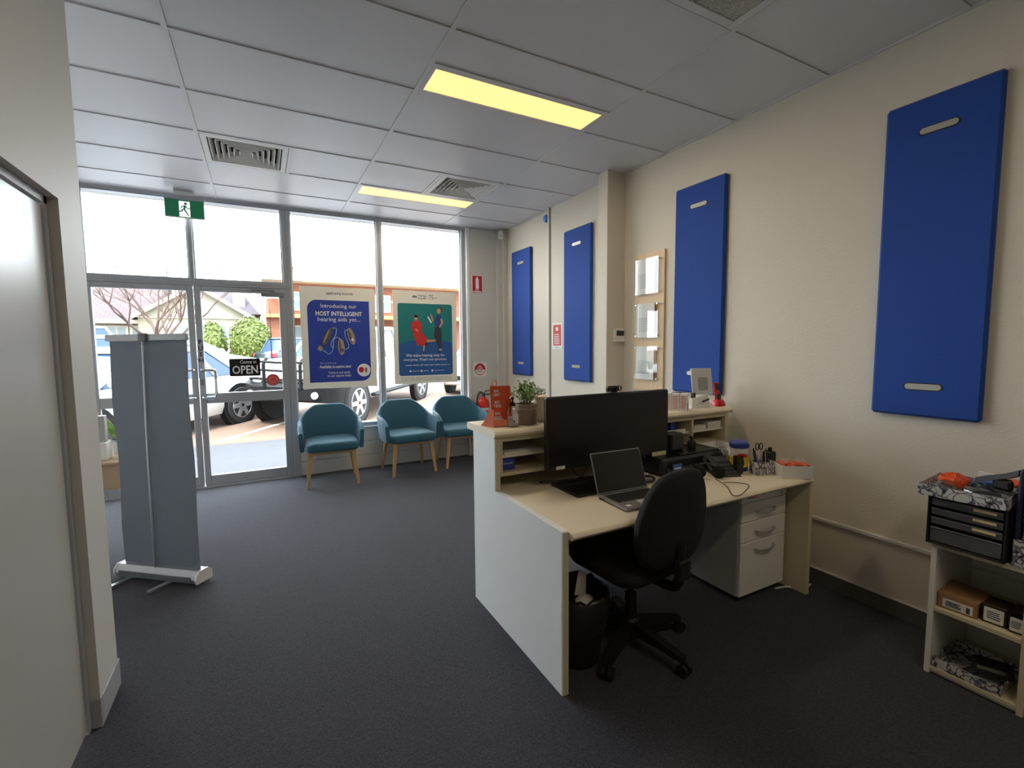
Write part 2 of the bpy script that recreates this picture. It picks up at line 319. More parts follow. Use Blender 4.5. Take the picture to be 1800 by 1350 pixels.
# ceiling grid
GX = [-2.728, -1.528, -.328, .872, 2.072]; rows = [2.214+.6*j for j in range(-8, 6)]
bars = []
def cbar(x0, x1, y0, y1): MB().box(x0, x1, y0, y1, CE, CE+.03).build('ceiling_bar', 'tbar', ceil)
for gx in GX: cbar(gx-.012, gx+.012, YB, YF-.03)
cbar(XR-.02, XR, YB, YF-.03); cbar(XL, XR, YF-.05, YF-.03)
skip = {(2, 6): 'v1', (3, 6): 'v2', (3, 9-0): None}
def cell(x0, x1, y0, y1):
    MB().box(x0+.0132, x1-.0132, y0+.0125, y1-.0142, CE+.006, CE+.02).build('ceiling_tile', 'tile', ceil)
xe = GX+[XR-.008]
def lit(i, j): return (i == 3 and abs(rows[j]-2.214) < .01) or (i == 3 and j+1 < 15 and abs(rows[j]-4.614) < .01)
ye = rows+[YF-.03]
for j in range(len(rows)):
    for i in range(5):
        if rows[j] < -2.6: continue
        x0, x1, y0, y1 = xe[i], xe[i+1], ye[j], ye[j+1]
        cbar(x0+.0125, x1-.0125, y0-.012, y0+.012)
        r = round((y0-2.214)/.6)
        lampc = None
        if i == 3 and r == 0: cell(x0, x1, y0, y0+.3); cbar(x0+.0125, x1-.0125, y0+.288, y0+.312); lampc = y0+.45
        elif i == 3 and r == 4: cell(x0, x1, y0+.3, y1); cbar(x0+.0125, x1-.0125, y0+.288, y0+.312); lampc = y0+.15
        elif i == 2 and r == 3: cell(x0+.6, x1, y0, y1); cbar(x0+.588, x0+.612, y0+.0125, y1-.0125)
        elif i == 3 and r == 3: cell(x0, x0+.6, y0, y1); cbar(x0+.588, x0+.612, y0+.0125, y1-.0125)
        elif i == 3 and r == -2: cell(x0, x0+.6, y0, y1); cbar(x0+.588, x0+.612, y0+.0125, y1-.0125)
        elif i == 3 and r == -5: cell(x0, x1, y0, y0+.3); cbar(x0+.0125, x1-.0125, y0+.288, y0+.312); lampc = y0+.45  # unseen panel added behind the camera to brighten the room
        elif i == 2 and r == -4: cell(x0, x1, y0, y0+.3); cbar(x0+.0125, x1-.0125, y0+.288, y0+.312); lampc = None; cell(x0, x1, y0+.3, y1)
        else: cell(x0, x1, y0, y1)
        if lampc:
            nm = {0: 'bright yellow ceiling light panel nearest the camera, above the desk', 4: 'smaller looking yellow ceiling light panel near the shop window', -5: 'added unseen ceiling light panel behind the camera'}[r]
            t = thing('ceiling_light', nm, 'light', ((x0+x1)/2, lampc, CE), 'recessed ceiling light panels')
            MB().box(x0+.035, x1-.035, lampc-.118, lampc+.118, CE+.004, CE+.012).build('diffuser', 'diff', t)
            mb = MB()
            for a in ((x0+.013, x0+.035, lampc-.137, lampc+.137), (x1-.035, x1-.013, lampc-.137, lampc+.137), (x0+.035, x1-.035, lampc-.137, lampc-.118), (x0+.035, x1-.035, lampc+.118, lampc+.137)): mb.box(*a, CE, CE+.014)
            mb.build('light_frame', 'tbar', t)
            ld = bpy.data.lights.new('lamp_tubes', 'AREA'); ld.shape = 'RECTANGLE'; ld.size = 1.1; ld.size_y = .22; ld.energy = LAMP; ld.color = (1, .83, .58)
            lo = bpy.data.objects.new('lamp_tubes', ld); COL.objects.link(lo); lo.location = ((x0+x1)/2, lampc, CE-.003); WM[lo] = Matrix.Translation(lo.location)
            lo.parent = t; lo.matrix_parent_inverse = WM[t].inverted()

def diffuser(x0, x1, y0, y1, label):
    cx, cy = (x0+x1)/2, (y0+y1)/2; t = thing('ceiling_vent', label, 'vent', (cx, cy, CE), 'square louvred ceiling air vents')
    sq = lambda h, z: [(cx-h, cy-h, z), (cx+h, cy-h, z), (cx+h, cy+h, z), (cx-h, cy+h, z)]
    mb = MB(); mb.loft([sq(.284, CE+.012), sq(.284, CE+.0), sq(.245, CE+.0), sq(.245, CE+.012)], cap=False); mb.build('vent_frame', 'vent', t, sharp=20)
    MB().box(cx-.28, cx+.28, cy-.28, cy+.28, CE+.085, CE+.09).build('vent_backing', 'ventd', t)
    for k in range(6):
        h = .236-.038*k; mb = MB()
        mb.loft([sq(h, CE+.002), sq(h+.001, CE+.004), sq(h-.017, CE+.045), sq(h-.020, CE+.045), sq(h-.003, CE+.002)], closed=True) if h > .04 else mb.box(cx-h, cx+h, cy-h, cy+h, CE+.02, CE+.024)
        mb.build('louvre', 'vent', t, sharp=20)
diffuser(-.328, .272, 4.014, 4.614, 'louvred ceiling air vent on the left, above the entrance doors')
diffuser(1.472, 2.072, 4.014, 4.614, 'louvred ceiling air vent beside the far ceiling light')
t = thing('return_air_grille', 'large ceiling air grille with a fine mesh at the top edge', 'vent', (1.772, 1.314, CE))
mb = MB(); x0, x1, y0, y1 = 1.485, 2.059, 1.027, 1.601
for a in ((x0, x0+.045, y0, y1), (x1-.045, x1, y0, y1), (x0+.045, x1-.045, y0, y0+.045), (x0+.045, x1-.045, y1-.045, y1)): mb.box(*a, CE, CE+.012, .002)
mb.build('grille_frame', 'tbar', t); MB().box(x0+.01, x1-.01, y0+.01, y1-.01, CE+.05, CE+.055).build('grille_backing', 'ventd', t)
mb = MB(); n = 38
for i in range(1, n):
    a = x0+.045+(x1-x0-.09)*i/n; mb.box(a-.0022, a+.0022, y0+.045, y1-.045, CE+.003, CE+.012)
    a = y0+.045+(y1-y0-.09)*i/n; mb.box(x0+.045, x1-.045, a-.0022, a+.0022, CE+.003, CE+.012)
mb.build('mesh', 'vent', t, kind='stuff')

# window wall --------------------------------------------------------
def frame_window(name, x0, x1, z0, z1, wl=.03, wr=.03, wb=.04, wt=.04, mt='alu'):
    t = thing(name, loc=((x0+x1)/2, YF, z0), kind='structure')
    for nm, a in (('jamb', (x0, x0+wl, z0+wb, z1-wt)), ('jamb', (x1-wr, x1, z0+wb, z1-wt)), ('sill_bar', (x0, x1, z0, z0+wb)), ('head_bar', (x0, x1, z1-wt, z1))):
        MB().box(a[0], a[1], YF-.03, YF+.07, a[2], a[3], .003).build(nm, mt, t)
    MB().box(x0+wl-.005, x1-wr+.005, YF+.017, YF+.023, z0+wb-.005, z1-wt+.005).build('pane', 'glass', t)
    for nm, a in (('glazing_bead', (x0+wl, x0+wl+.012, z0+wb, z1-wt)), ('glazing_bead', (x1-wr-.012, x1-wr, z0+wb, z1-wt))):
        MB().box(a[0], a[1], YF+.005, YF+.016, a[2], a[3]).build(nm, 'silver', t)
    return t
frame_window('window_1', -1.45, -.57, 2.09, 2.915, .06, .022, .045, .022)
frame_window('window_2', -.57, .29, 2.09, 2.915, .022, .04, .045, .022)
frame_window('window_3', .29, 1.28, .50, 2.915, .045, .03, .05, .022)
frame_window('window_4', 1.28, 2.36, .50, 2.915, .03, .05, .05, .022)
frame_window('window_5', XL, -1.45, .50, 2.915, .05, .06, .05, .022)
# front wall pieces
mb = MB(); mb.box(2.36, 2.78, YF-.07, YF+.1, 0, CE); mb.box(2.78, XR, YF-.12, YF+.1, 0, CE, .004); mb.box(2.845, XR, YF-.17, YF-.12, 0, CE, .004); mb.box(XL, XR, YF-.02, YF+.1, 2.915, 3.06)
mb.box(XL, XR, YF+.1, YF+.16, 2.9, 3.7)
ST('wall_front', mb, 'frontw')
MB().box(2.36, 2.40, YF-.085, YF-.07, 0, CE, .003).build('cover_strip', 'white', bpy.data.objects['wall_front'])
lowp = ST('wall_front_lower', MB().box(.33, 2.36, YF-.02, YF+.09, 0, .50), 'frontw')
for k in range(3): MB().box(.335, 2.36, YF-.035, YF-.02, .004+k*.16, .004+k*.16+.156, .003).build('plank', 'frontw', lowp)
ST('wall_front_lower_left', MB().box(XL, -1.45, YF-.035, YF+.09, 0, .50), 'frontw')
ST('trim_1', MB().box(.335, 2.36, YF-.05, YF-.03, .485, .503, .003), 'white')
ST('trim_2', MB().box(.28, .345, YF-.04, YF+.08, 0, .50, .003), 'alu')
# entry doors
def entry(name, x0, x1, hinge_right):
    t = thing(name, loc=((x0+x1)/2, YF, 0), kind='structure'); y0, y1 = YF-.025, YF+.025; z0, z1 = .02, 2.065
    a, b = (.055, .07) if hinge_right else (.07, .055)
    MB().box(x0, x0+a, y0, y1, z0, z1, .004).build('stile', 'alu', t); MB().box(x1-b, x1, y0, y1, z0, z1, .004).build('stile', 'alu', t)
    for za, zb in ((z0, .12), (.872, .975), (2.01, z1)): MB().box(x0+a, x1-b, y0, y1, za, zb, .004).build('rail', 'alu', t)
    for za, zb in ((.12, .872), (.975, 2.01)): MB().box(x0+a-.004, x1-b+.004, YF-.003, YF+.003, za-.004, zb+.004).build('pane', 'glass', t)
    hx = x0+.03 if hinge_right else x1-.03; s = 1 if hinge_right else -1
    P = [(hx, YF-.025, 1.215), (hx, YF-.07, 1.215), (hx+s*.02, YF-.075, 1.217), (hx+s*.085, YF-.075, 1.215), (hx+s*.115, YF-.075, 1.185), (hx+s*.115, YF-.075, .965), (hx+s*.085, YF-.075, .935), (hx+s*.02, YF-.075, .933), (hx, YF-.07, .935), (hx, YF-.025, .935)]
    MB().tube(smoothpath(P, 3), .0145, 10).build('handle', 'chrome', t)
    return t
entry('door_1', -1.425, -.572, False); d2 = entry('door_2', -.563, .268, True)
Fd = Fr((0, YF-.0255, 0))
for k, ch in enumerate('PUSH'): text('lettering', ch, Fd, -.535, 1.50-.062*k, 'dark', d2, h=.044, bold=.02)
mb = MB(); mb.box(-.55, -.525, YF-.032, YF-.025, 1.06, 1.12, .003); mb.tube([(-.5375, YF-.03, 1.09), (-.5375, YF-.045, 1.09)], .012); mb.build('lock', 'alud', d2)
mb = MB(); mb.box(.03, .25, YF-.075, YF-.025, 1.975, 2.02, .004); mb.box(-.06, .16, YF-.06, YF-.045, 2.03, 2.045, .002); mb.box(.13, .16, YF-.075, YF-.045, 2.015, 2.045, .002); mb.build('door_closer', 'alud', d2)
mb = MB(); mb.box(-1.45, .31, YF-.03, YF+.06, 2.065, 2.09, .002); mb.box(-1.45, -1.427, YF-.03, YF+.06, 0, 2.065); mb.box(.27, .295, YF-.03, YF+.06, 0, 2.065); mb.box(-1.45, .33, YF-.06, YF+.08, 0, .016)
ST('trim_3', mb, 'alu')
ST('trim_4', MB().box(XL, 2.36, YF-.045, YF-.031, 2.905, CE+.005, .002), 'alu')

# right wall details
ST('wall_column', MB().box(2.70, XR, 3.29, 3.42, 0, CE+.02, .004), 'wall')
ST('wall_right_nib', MB().box(2.872, XR, 3.42, 4.46, 0, CE+.02, .002), 'wall')
ST('trim_5', MB().box(2.852, XR, 4.47, 4.50, 0, CE+.01, .003), 'frontw')
ST('trim_6', MB().box(2.880, XR, YB, 3.29, .385, .405, .003), 'wallL')
ST('baseboard_right', MB().box(2.885, XR, YB, 3.29, 0, .085, .002), 'skirt')
ST('trim_7', MB().box(2.882, XR, YB, 3.29, .085, .091, .001), 'wallL')

# acoustic panels ----------------------------------------------------
def panel(y0, y1, lab, face=2.866):
    t = thing('acoustic_panel', lab, 'wall panel', (XR, (y0+y1)/2, 1.07), 'tall blue padded wall panels')
    q = 2.871 if y0 > 3.42 and y1 < 4.46 else 2.899
    MB().box(face-(XR-q), q, y0, y1, 1.07, 2.61, .012).build('padding', 'blue', t)
    F = Fr((face-(XR-q), 0, 0), (0, -1, 0)); yc = (y0+y1)/2
    for z in (2.45, 1.22):
        mb = MB(); mb.poly(F, rrect(-yc-.078, -yc+.078, z-.019, z+.019, .019), -.001, .0015); mb.build('slot_rim', 'black', t)
        mb = MB(); mb.poly(F, rrect(-yc-.072, -yc+.072, z-.014, z+.014, .0139), 0, .004); mb.build('slot', 'slot', t)
panel(.866, 1.304, 'blue padded wall panel nearest the camera, above the storage shelf')
panel(2.24, 2.69, 'blue padded wall panel behind the right end of the reception counter')
panel(3.70, 4.165, 'blue padded wall panel between the wall column and the red notice')
panel(4.90, 5.375, 'blue padded wall panel closest to the shop window')

# board with three acrylic pockets
t = thing('certificate_board', 'tall pale wooden board holding three acrylic-covered documents beside the column', 'notice board', (2.88, 2.97, 1.05))
MB().box(2.882, XR, 2.80, 3.135, 1.05, 2.20, .002).build('board', 'ply', t)
for k, (za, zb) in enumerate(((1.855, 2.15), (1.493, 1.785), (1.14, 1.425))):
    F = Fr((2.856, 0, 0), (0, -1, 0)); e = thing('document_pocket', loc=(2.86, 2.97, za), parent=t)
    MB().rect(F, -3.10, -2.835, za, zb, 0, .004).build('acrylic_cover', 'acry', e)
    MB().rect(F, -3.09, -2.88, za+.004, zb-.004, -.004, -.001).build('document', 'sheet', e)
    lines('print', F, -3.06, -2.9, za+.05, zb-.12, 9, 'grayw', e, t=-.0005, seed=k)
    for y in (3.09, 2.845):
        for z in (za+.015, zb-.015): MB().tube([(2.882, y, z), (2.848, y, z)], .006, 10).build('standoff', 'chrome', e)
# thermostat, notice, sensor, siren, signs
t = thing('thermostat', 'white thermostat with a grey display on the wall column', 'thermostat', (2.83, 3.288, 1.46)); F = Fr((2.835, 3.29, 1.523))
MB().fbox(F, -.062, .06, -.06, .06, 0, .022, .004).build('housing', 'white', t); MB().fbox(F, -.04, .045, -.005, .04, .022, .024).build('display', 'darkg', t)
t = thing('wall_notice', 'small white notice with a red panel left of the blue panel', 'notice', (2.87, 4.33, 1.39)); F = Fr((2.87, 4.33, 1.535), (0, -1, 0))
MB().rect(F, -.1, .1, -.143, .143, 0, .002).build('sheet', 'sheet', t); MB().rect(F, -.078, .078, -.10, .125, .002, .0026).build('red_print', 'coral', t)
lines('print', F, -.055, .06, -.09, .03, 6, 'ink', t, .0035, seed=5); MB().poly(F, ell(0, .08, .022), .0026, .0035).build('symbol', 'ink', t)
text('lettering', 'hearing', F, 0, -.122, 'inkd', t, w=.06, t=.0028)
t = thing('wall_siren', 'round blue wall device near the ceiling', 'sensor', (2.85, 4.6, 2.8)); F = Fr((XR, 4.56, 2.845), (0, -1, 0))
mb = MB(); mb.poly(F, ell(0, 0, .04), 0, .03); mb.build('base', 'navy', t); mb = MB(); mb.loft([[F(x, y, z) for x, y in ell(0, 0, r)] for r, z in ((.037, .03), (.035, .045), (.02, .055))]); mb.build('lens', 'bluedev', t)
t = thing('motion_sensor', 'small white motion sensor in the ceiling corner by the window', 'sensor', (2.78, 5.5, 2.8)); 
mb = MB(); mb.T = Matrix.Translation((2.795, 5.53, 2.87)) @ Matrix.Rotation(radians(-35), 4, 'Z'); mb.box(-.035, .035, -.02, .025, -.07, .05, .01); mb.build('housing', 'white', t)
mb = MB(); mb.T = Matrix.Translation((2.795, 5.53, 2.87)) @ Matrix.Rotation(radians(-35), 4, 'Z'); mb.box(-.022, .022, -.024, -.02, -.05, -.015, .004); mb.build('lens', 'grayw', t)
t = thing('extinguisher_sign', 'red rectangular fire extinguisher location sign on the front wall', 'sign', (2.51, 5.65, 2.12)); F = Fr((2.508, 5.65, 2.23))
MB().rect(F, -.075, .075, -.115, .115, 0, .003).build('sign_plate', 'ink', t); MB().rect(F, -.067, .067, -.108, .108, .003, .0036).build('red_field', 'red', t)
mb = MB(); mb.poly(F, rrect(-.022, .022, -.06, .075, .012), .0036, .0044); mb.poly(F, rrect(-.01, .01, .07, .095, .004), .0036, .0044); mb.build('pictogram', 'ink', t)
text('lettering', 'FIRE', F, 0, -.073, 'ink', t, w=.04, t=.0042, bold=.02); MB().rect(F, -.06, .06, -.1, -.087, .0036, .0044).build('caption_bar', 'ink', t)
t = thing('round_safety_sign', 'square white sticker with a round red warning on the front wall', 'sign', (2.53, 5.65, 1.04)); F = Fr((2.532, 5.65, 1.13))
MB().poly(F, rrect(-.09, .09, -.09, .09, .01), 0, .002).build('sign_plate', 'sheet', t); MB().poly(F, ell(0, 0, .078, n=32), .002, .003).build('red_disc', 'red', t)
MB().poly(F, ell(0, 0, .069, n=20, a0=pi*1.02, a1=pi*1.98), .003, .0036).build('white_segment', 'sheet', t)
text('lettering', 'KEEP', F, 0, .038, 'ink', t, w=.05, t=.0036, bold=.02); text('lettering', 'CLEAR', F, 0, .014, 'ink', t, w=.085, t=.0036, bold=.02)
lines('print', F, -.045, .045, -.045, -.008, 3, 'inkd', t, .0042, seed=3)
# extinguisher
t = thing('fire_extinguisher', 'red fire extinguisher with a black hose hung behind the third chair', 'extinguisher', (2.53, 5.57, .32))
cx, cy = 2.53, 5.545
mb = MB(); mb.lathe([(.06, 0), (.073, .015), (.075, .03), (.075, .36), (.068, .395), (.045, .425), (.022, .44), (.02, .455)], (cx, cy, .33), 24); mb.build('cylinder', 'redg', t)
mb = MB(); mb.lathe([(.0765, .0), (.0765, .13)], (cx, cy, .51), 24); mb.build('label_band', 'sheet', t)
F = Fr((cx, cy-.077, .57)); MB().rect(F, -.02, .045, -.045, .04, 0, .002).build('instruction_label', 'redp', t); MB().rect(F, -.014, .04, -.035, .01, .002, .003).build('instruction_panel', 'sheet', t)
mb = MB(); mb.lathe([(.02, 0), (.022, .03), (.015, .04)], (cx, cy, .785)); mb.box(cx-.012, cx+.1, cy-.012, cy+.012, .80, .815, .003); mb.tube([(cx, cy, .82), (cx+.03, cy, .85), (cx+.11, cy, .86)], .007); mb.build('valve', 'darkg', t)
MB().tube(smoothpath([(cx, cy, .815), (cx-.05, cy, .84), (cx-.095, cy-.01, .77), (cx-.1, cy-.02, .62), (cx-.085, cy-.02, .5)]), .01).build('hose', 'black', t)
MB().box(cx-.03, cx+.03, 5.624, 5.648, .6, .82, .003).build('wall_bracket', 'steel', t)

# exit sign
t = thing('exit_sign', 'green running man exit sign hanging from the ceiling', 'sign', (-.577, 5.55, 2.68)); F = Fr((-.577, 5.54, 2.768))
MB().box(-.742, -.412, 5.52, 5.60, 2.845, 2.885, .005).build('housing', 'alu', t); MB().box(-.66, -.50, 5.54, 5.58, 2.885, CE+.001, .003).build('ceiling_mount', 'white', t)
MB().fbox(F, -.16, .158, -.09, .08, -.012, 0, .003).build('clear_edge', 'white', t); MB().rect(F, -.155, .153, -.08, .078, 0, .002).build('green_face', 'green', t)
MB().rect(F, -.045, .042, -.078, .066, .002, .003).build('doorway', 'exw', t)
mb = MB(); mb.poly(F, ell(.008, .045, .012), .003, .004)
for P in (((-.002, .03), (.012, .028), (.002, -.012), (-.014, -.01)), ((.0, .028), (-.022, .022), (-.034, 0), (-.028, -.002), (-.018, .014), (.0, .018)), ((.01, .026), (.024, .004), (.046, .01), (.045, .002), (.022, -.004), (.006, .014)), ((-.012, -.008), (-.018, -.03), (-.05, -.036), (-.052, -.028), (-.028, -.022), (-.022, -.004)), ((.002, -.008), (.018, -.034), (.032, -.068), (.024, -.07), (.01, -.04), (-.01, -.014))): mb.poly(F, P, .003, .004)
mb.build('running_figure', 'green', t)

# window stickers and signs
t = thing('open_sign', 'black hanging shop sign reading Come in OPEN on the glass door', 'sign', (-.15, 5.69, 1.14)); F = Fr((-.152, 5.709, 1.232))
MB().poly(F, rrect(-.142, .142, -.092, .092, .01), 0, .004).build('sign_plate', 'blackg', t)
text('lettering', 'OPEN', F, 0, -.024, 'ink', t, w=.235, h=.088, t=.0048, bold=.015); text('lettering', 'Come in', F, .03, .058, 'ink', t, w=.15, h=.034, t=.0048)
t = thing('round_window_sticker', 'round red sticker on the right glass door', 'sticker', (.1, 5.7, 1.03)); F = Fr((.105, 5.712, 1.09))
MB().poly(F, ell(0, 0, .064, n=28), 0, .002).build('disc', 'coral', t)
mb = MB(); a = ell(0, .0, .04, .034, n=24); b = ell(0, 0, .033, .027, n=24)
mb.loft([[F(x, y, .002) for x, y in a], [F(x, y, .003) for x, y in a], [F(x, y, .003) for x, y in b], [F(x, y, .002) for x, y in b]], cap=False); mb.build('ring_mark', 'orangel', t)

# posters ------------------------------------------------------------
def wobble_sheet(F, hw, hh, seed): # slightly curled sheet edges
    R = random.Random(seed); pts = []
    for i in range(9): pts.append((-hw+2*hw*i/8, -hh+R.uniform(-.003, .003)))
    for i in range(1, 9): pts.append((hw+R.uniform(-.003, .003), -hh+2*hh*i/8))
    for i in range(1, 9): pts.append((hw-2*hw*i/8, hh+R.uniform(-.003, .003)))
    for i in range(1, 8): pts.append((-hw+R.uniform(-.003, .003), hh-2*hh*i/8))
    return MB().poly(F, pts, 0, .002)
t = thing('poster', 'blue hearing aid poster taped to the window above the first chair', 'poster', (.81, 5.705, .97), 'window posters'); F = Fr((.809, 5.705, 1.54))
wobble_sheet(F, .405, .57, 1).build('paper', 'paper', t)
MB().poly(F, rrect(-.335, .335, -.50, .425, (0, .1, 0, .1), 8), .002, .0026).build('blue_field', 'pblue', t)
text('lettering', 'Introducing our', F, 0, .355, 'ink', t, w=.385, t=.0032); text('lettering', 'MOST INTELLIGENT', F, 0, .275, 'ink', t, w=.5, h=.05, t=.0032, bold=.02); text('lettering', 'hearing aids yet...', F, 0, .205, 'ink', t, w=.46, t=.0032)
text('lettering', 'Hearing Australia', F, .04, .50, 'inkd', t, w=.24, h=.034, t=.0028, bold=.015)
mb = MB()
for k in range(5): mb.poly(F, ell(-.125+.012*k, .497, .004, .012+.003*(k % 3), -.4+.2*k, 10), .002, .0028)
mb.build('emblem', 'inkd', t)
def aid(cx, cy, L, rot, c):
    mb = MB(); mb.poly(F, ell(cx, cy, .036, L, rot, 24), .0026, .004, 0); mb.poly(F, ell(cx-.012*cos(rot), cy-.012*sin(rot), .010, L*.8, rot, 16), .004, .0045, 1)
    mb.poly(F, ell(cx+.012, cy-L*.4, .013, .02, rot, 14), .004, .0048, 2); mb.build('printed_hearing_aid', c, t)
aid(-.135, .015, .11, -.42, ['bron', 'beige', 'inkd']); aid(.01, -.1, .095, .06, ['beige', 'bron', 'inkd']); aid(.125, .02, .1, .26, ['beige', 'bron', 'ink'])
for P in (((-.085, .11), (-.04, .11), (-.045, .04), (-.09, -.04), (-.1, -.09), (-.07, -.11)), ((.0, -.01), (-.04, .01), (-.07, -.03), (-.08, -.12), (-.12, -.18), (-.17, -.15), (-.2, -.13)), ((.09, .09), (.06, .09), (.055, .03), (.085, -.05), (.09, -.11), (.05, -.13))):
    MB().tube([F(p.x, p.y, .004) for p in smoothpath([(a, b, 0) for a, b in P], 4)], .004, 6).build('printed_tube', 'tubew', t)
mb = MB()
for k in range(4): mb.poly(F, ell(-.215+.012*cos(k*1.6), -.115+.014*sin(k*1.6), .014, .018, k), .0026, .0034+.0002*k)
mb.build('printed_ear_dome', 'beige', t)
text('lettering', 'RIC and BTE range', F, -.135, -.285, 'ink', t, w=.17, h=.016, t=.0032); text('lettering', 'Available in-centre now', F, -.06, -.325, 'ink', t, w=.34, h=.035, t=.0032, bold=.02)
text('lettering', 'Come in and speak\nto our experts today', F, -.02, -.415, 'ink', t, w=.26, h=.07, t=.0032, bold=.01)
MB().poly(F, ell(.255, -.375, .075, n=28), .0026, .0034).build('round_inset', 'ink', t); MB().poly(F, ell(.225, -.37, .032, .034), .0034, .004).build('red_case', 'red', t); MB().poly(F, rrect(.268, .29, -.405, -.345, .008), .0034, .004).build('small_device', 'bron', t)
t = thing('poster', 'teal poster of two printed figures taped to the window above the second chair', 'poster', (1.83, 5.705, .98), 'window posters'); F = Fr((1.829, 5.705, 1.547))
wobble_sheet(F, .405, .57, 2).build('paper', 'paper', t)
MB().poly(F, rrect(-.35, .345, -.075, .415, (.03, .03, 0, 0)), .002, .0026).build('teal_field', 'pteal', t); MB().poly(F, rrect(-.35, .345, -.47, -.075, (0, 0, .03, .03)), .002, .0026).build('blue_field', 'pblue2', t)
mb = MB(); mb.poly(F, ell(0, -.09, .345, .06, 0, 24), .0026, .003); mb.build('floor_curve', 'pblue2', t)
def P_(nm, c, *ps):
    for k, p in enumerate(ps): MB().poly(F, p, .0026, .0036+.0001*k).build(nm, c, t)
S1 = lambda x: x-.02
P_('printed_red_clothes', 'redp', [(-.17, .19), (-.12, .215), (-.075, .2), (-.05, .15), (-.055, .07), (-.02, .02), (.03, -.02), (.0, -.07), (-.02, -.10), (-.12, -.10), (-.135, -.04), (-.16, .02), (-.17, .08), (-.19, .13)])
P_('printed_skin', 'skin', ell(-.125, .24, .022, .03), [(-.1, .09), (-.13, .11), (-.14, .09), (-.1, .07)], [(.0, -.03), (.12, -.03), (.12, -.05), (.01, -.06)], ell(.172, .33, .024, .032), [(.06, .29), (.075, .29), (.1, .2), (.085, .2)], [(.21, .24), (.23, .19), (.18, .12), (.17, .13), (.2, .19), (.19, .23)], [(-.04, -.1), (-.02, -.1), (-.03, -.17), (-.045, -.17)], [(.17, -.14), (.2, -.14), (.2, -.165), (.165, -.17)])
P_('printed_hair', 'hair', ell(-.125, .262, .026, .018), ell(.19, .345, .036, .03, .3))
P_('printed_blue_top', 'navyp', [(.14, .28), (.2, .285), (.2, .13), (.13, .12), (.11, .2)])
P_('printed_dark_trousers', 'slate', [(.12, .13), (.19, .13), (.205, .04), (.2, -.14), (.16, -.14), (.13, -.04), (.1, .02)], [(.01, -.04), (.03, -.06), (.0, -.11), (-.02, -.09)], [(.06, -.04), (.12, -.055), (.12, -.07)], [(-.05, -.17), (-.01, -.18), (-.02, -.2), (-.045, -.19)], [(.15, -.165), (.2, -.15), (.17, -.2)], [(-.15, -.1), (-.145, -.1), (-.155, -.19), (-.16, -.19)])
P_('printed_paper', 'ink', [(.02, .255), (.035, .262), (.08, .185), (.06, .18)])
text('lettering', 'We make hearing easy for', F, -.01, -.225, 'ink', t, w=.5, h=.042, t=.0032, bold=.01); text('lettering', "everyone. That's our promise.", F, -.01, -.275, 'ink', t, w=.56, h=.042, t=.0032, bold=.01)
lines('print', F, -.27, .3, -.35, -.335, 1, 'ink', t, .0034, 0)
mb = MB()
for k in range(3): mb.poly(F, ell(-.21+.14*k, -.415, .013, n=14), .0026, .0034)
mb.build('contact_icon', 'ink', t); lines('print', F, -.185, -.1, -.42, -.408, 1, 'ink', t, .0034, 0); lines('print', F, -.045, .02, -.42, -.408, 1, 'ink', t, .0034, 0); lines('print', F, .095, .23, -.42, -.408, 1, 'ink', t, .0034, 0)
lines('fine_print', F, -.33, .33, -.54, -.485, 4, 'grayw', t, .0028, .05)
text('lettering', 'Hearing\nAustralia', F, -.045, .497, 'inkd', t, w=.105, h=.055, t=.0028, bold=.02, align='c'); text('lettering', '75', F, .075, .497, 'inkd', t, w=.055, h=.055, t=.0028); text('lettering', 'years', F, .135, .487, 'inkd', t, w=.055, h=.02, t=.0028)
MB().rect(F, .023, .025, .47, .53, .002, .0028).build('divider', 'inkd', t)
mb = MB()
for k in range(5): mb.poly(F, ell(-.16+.012*k, .497, .005, .014+.003*(k % 3), -.4+.2*k, 10), .002, .0028)
mb.build('emblem', 'inkd', t)

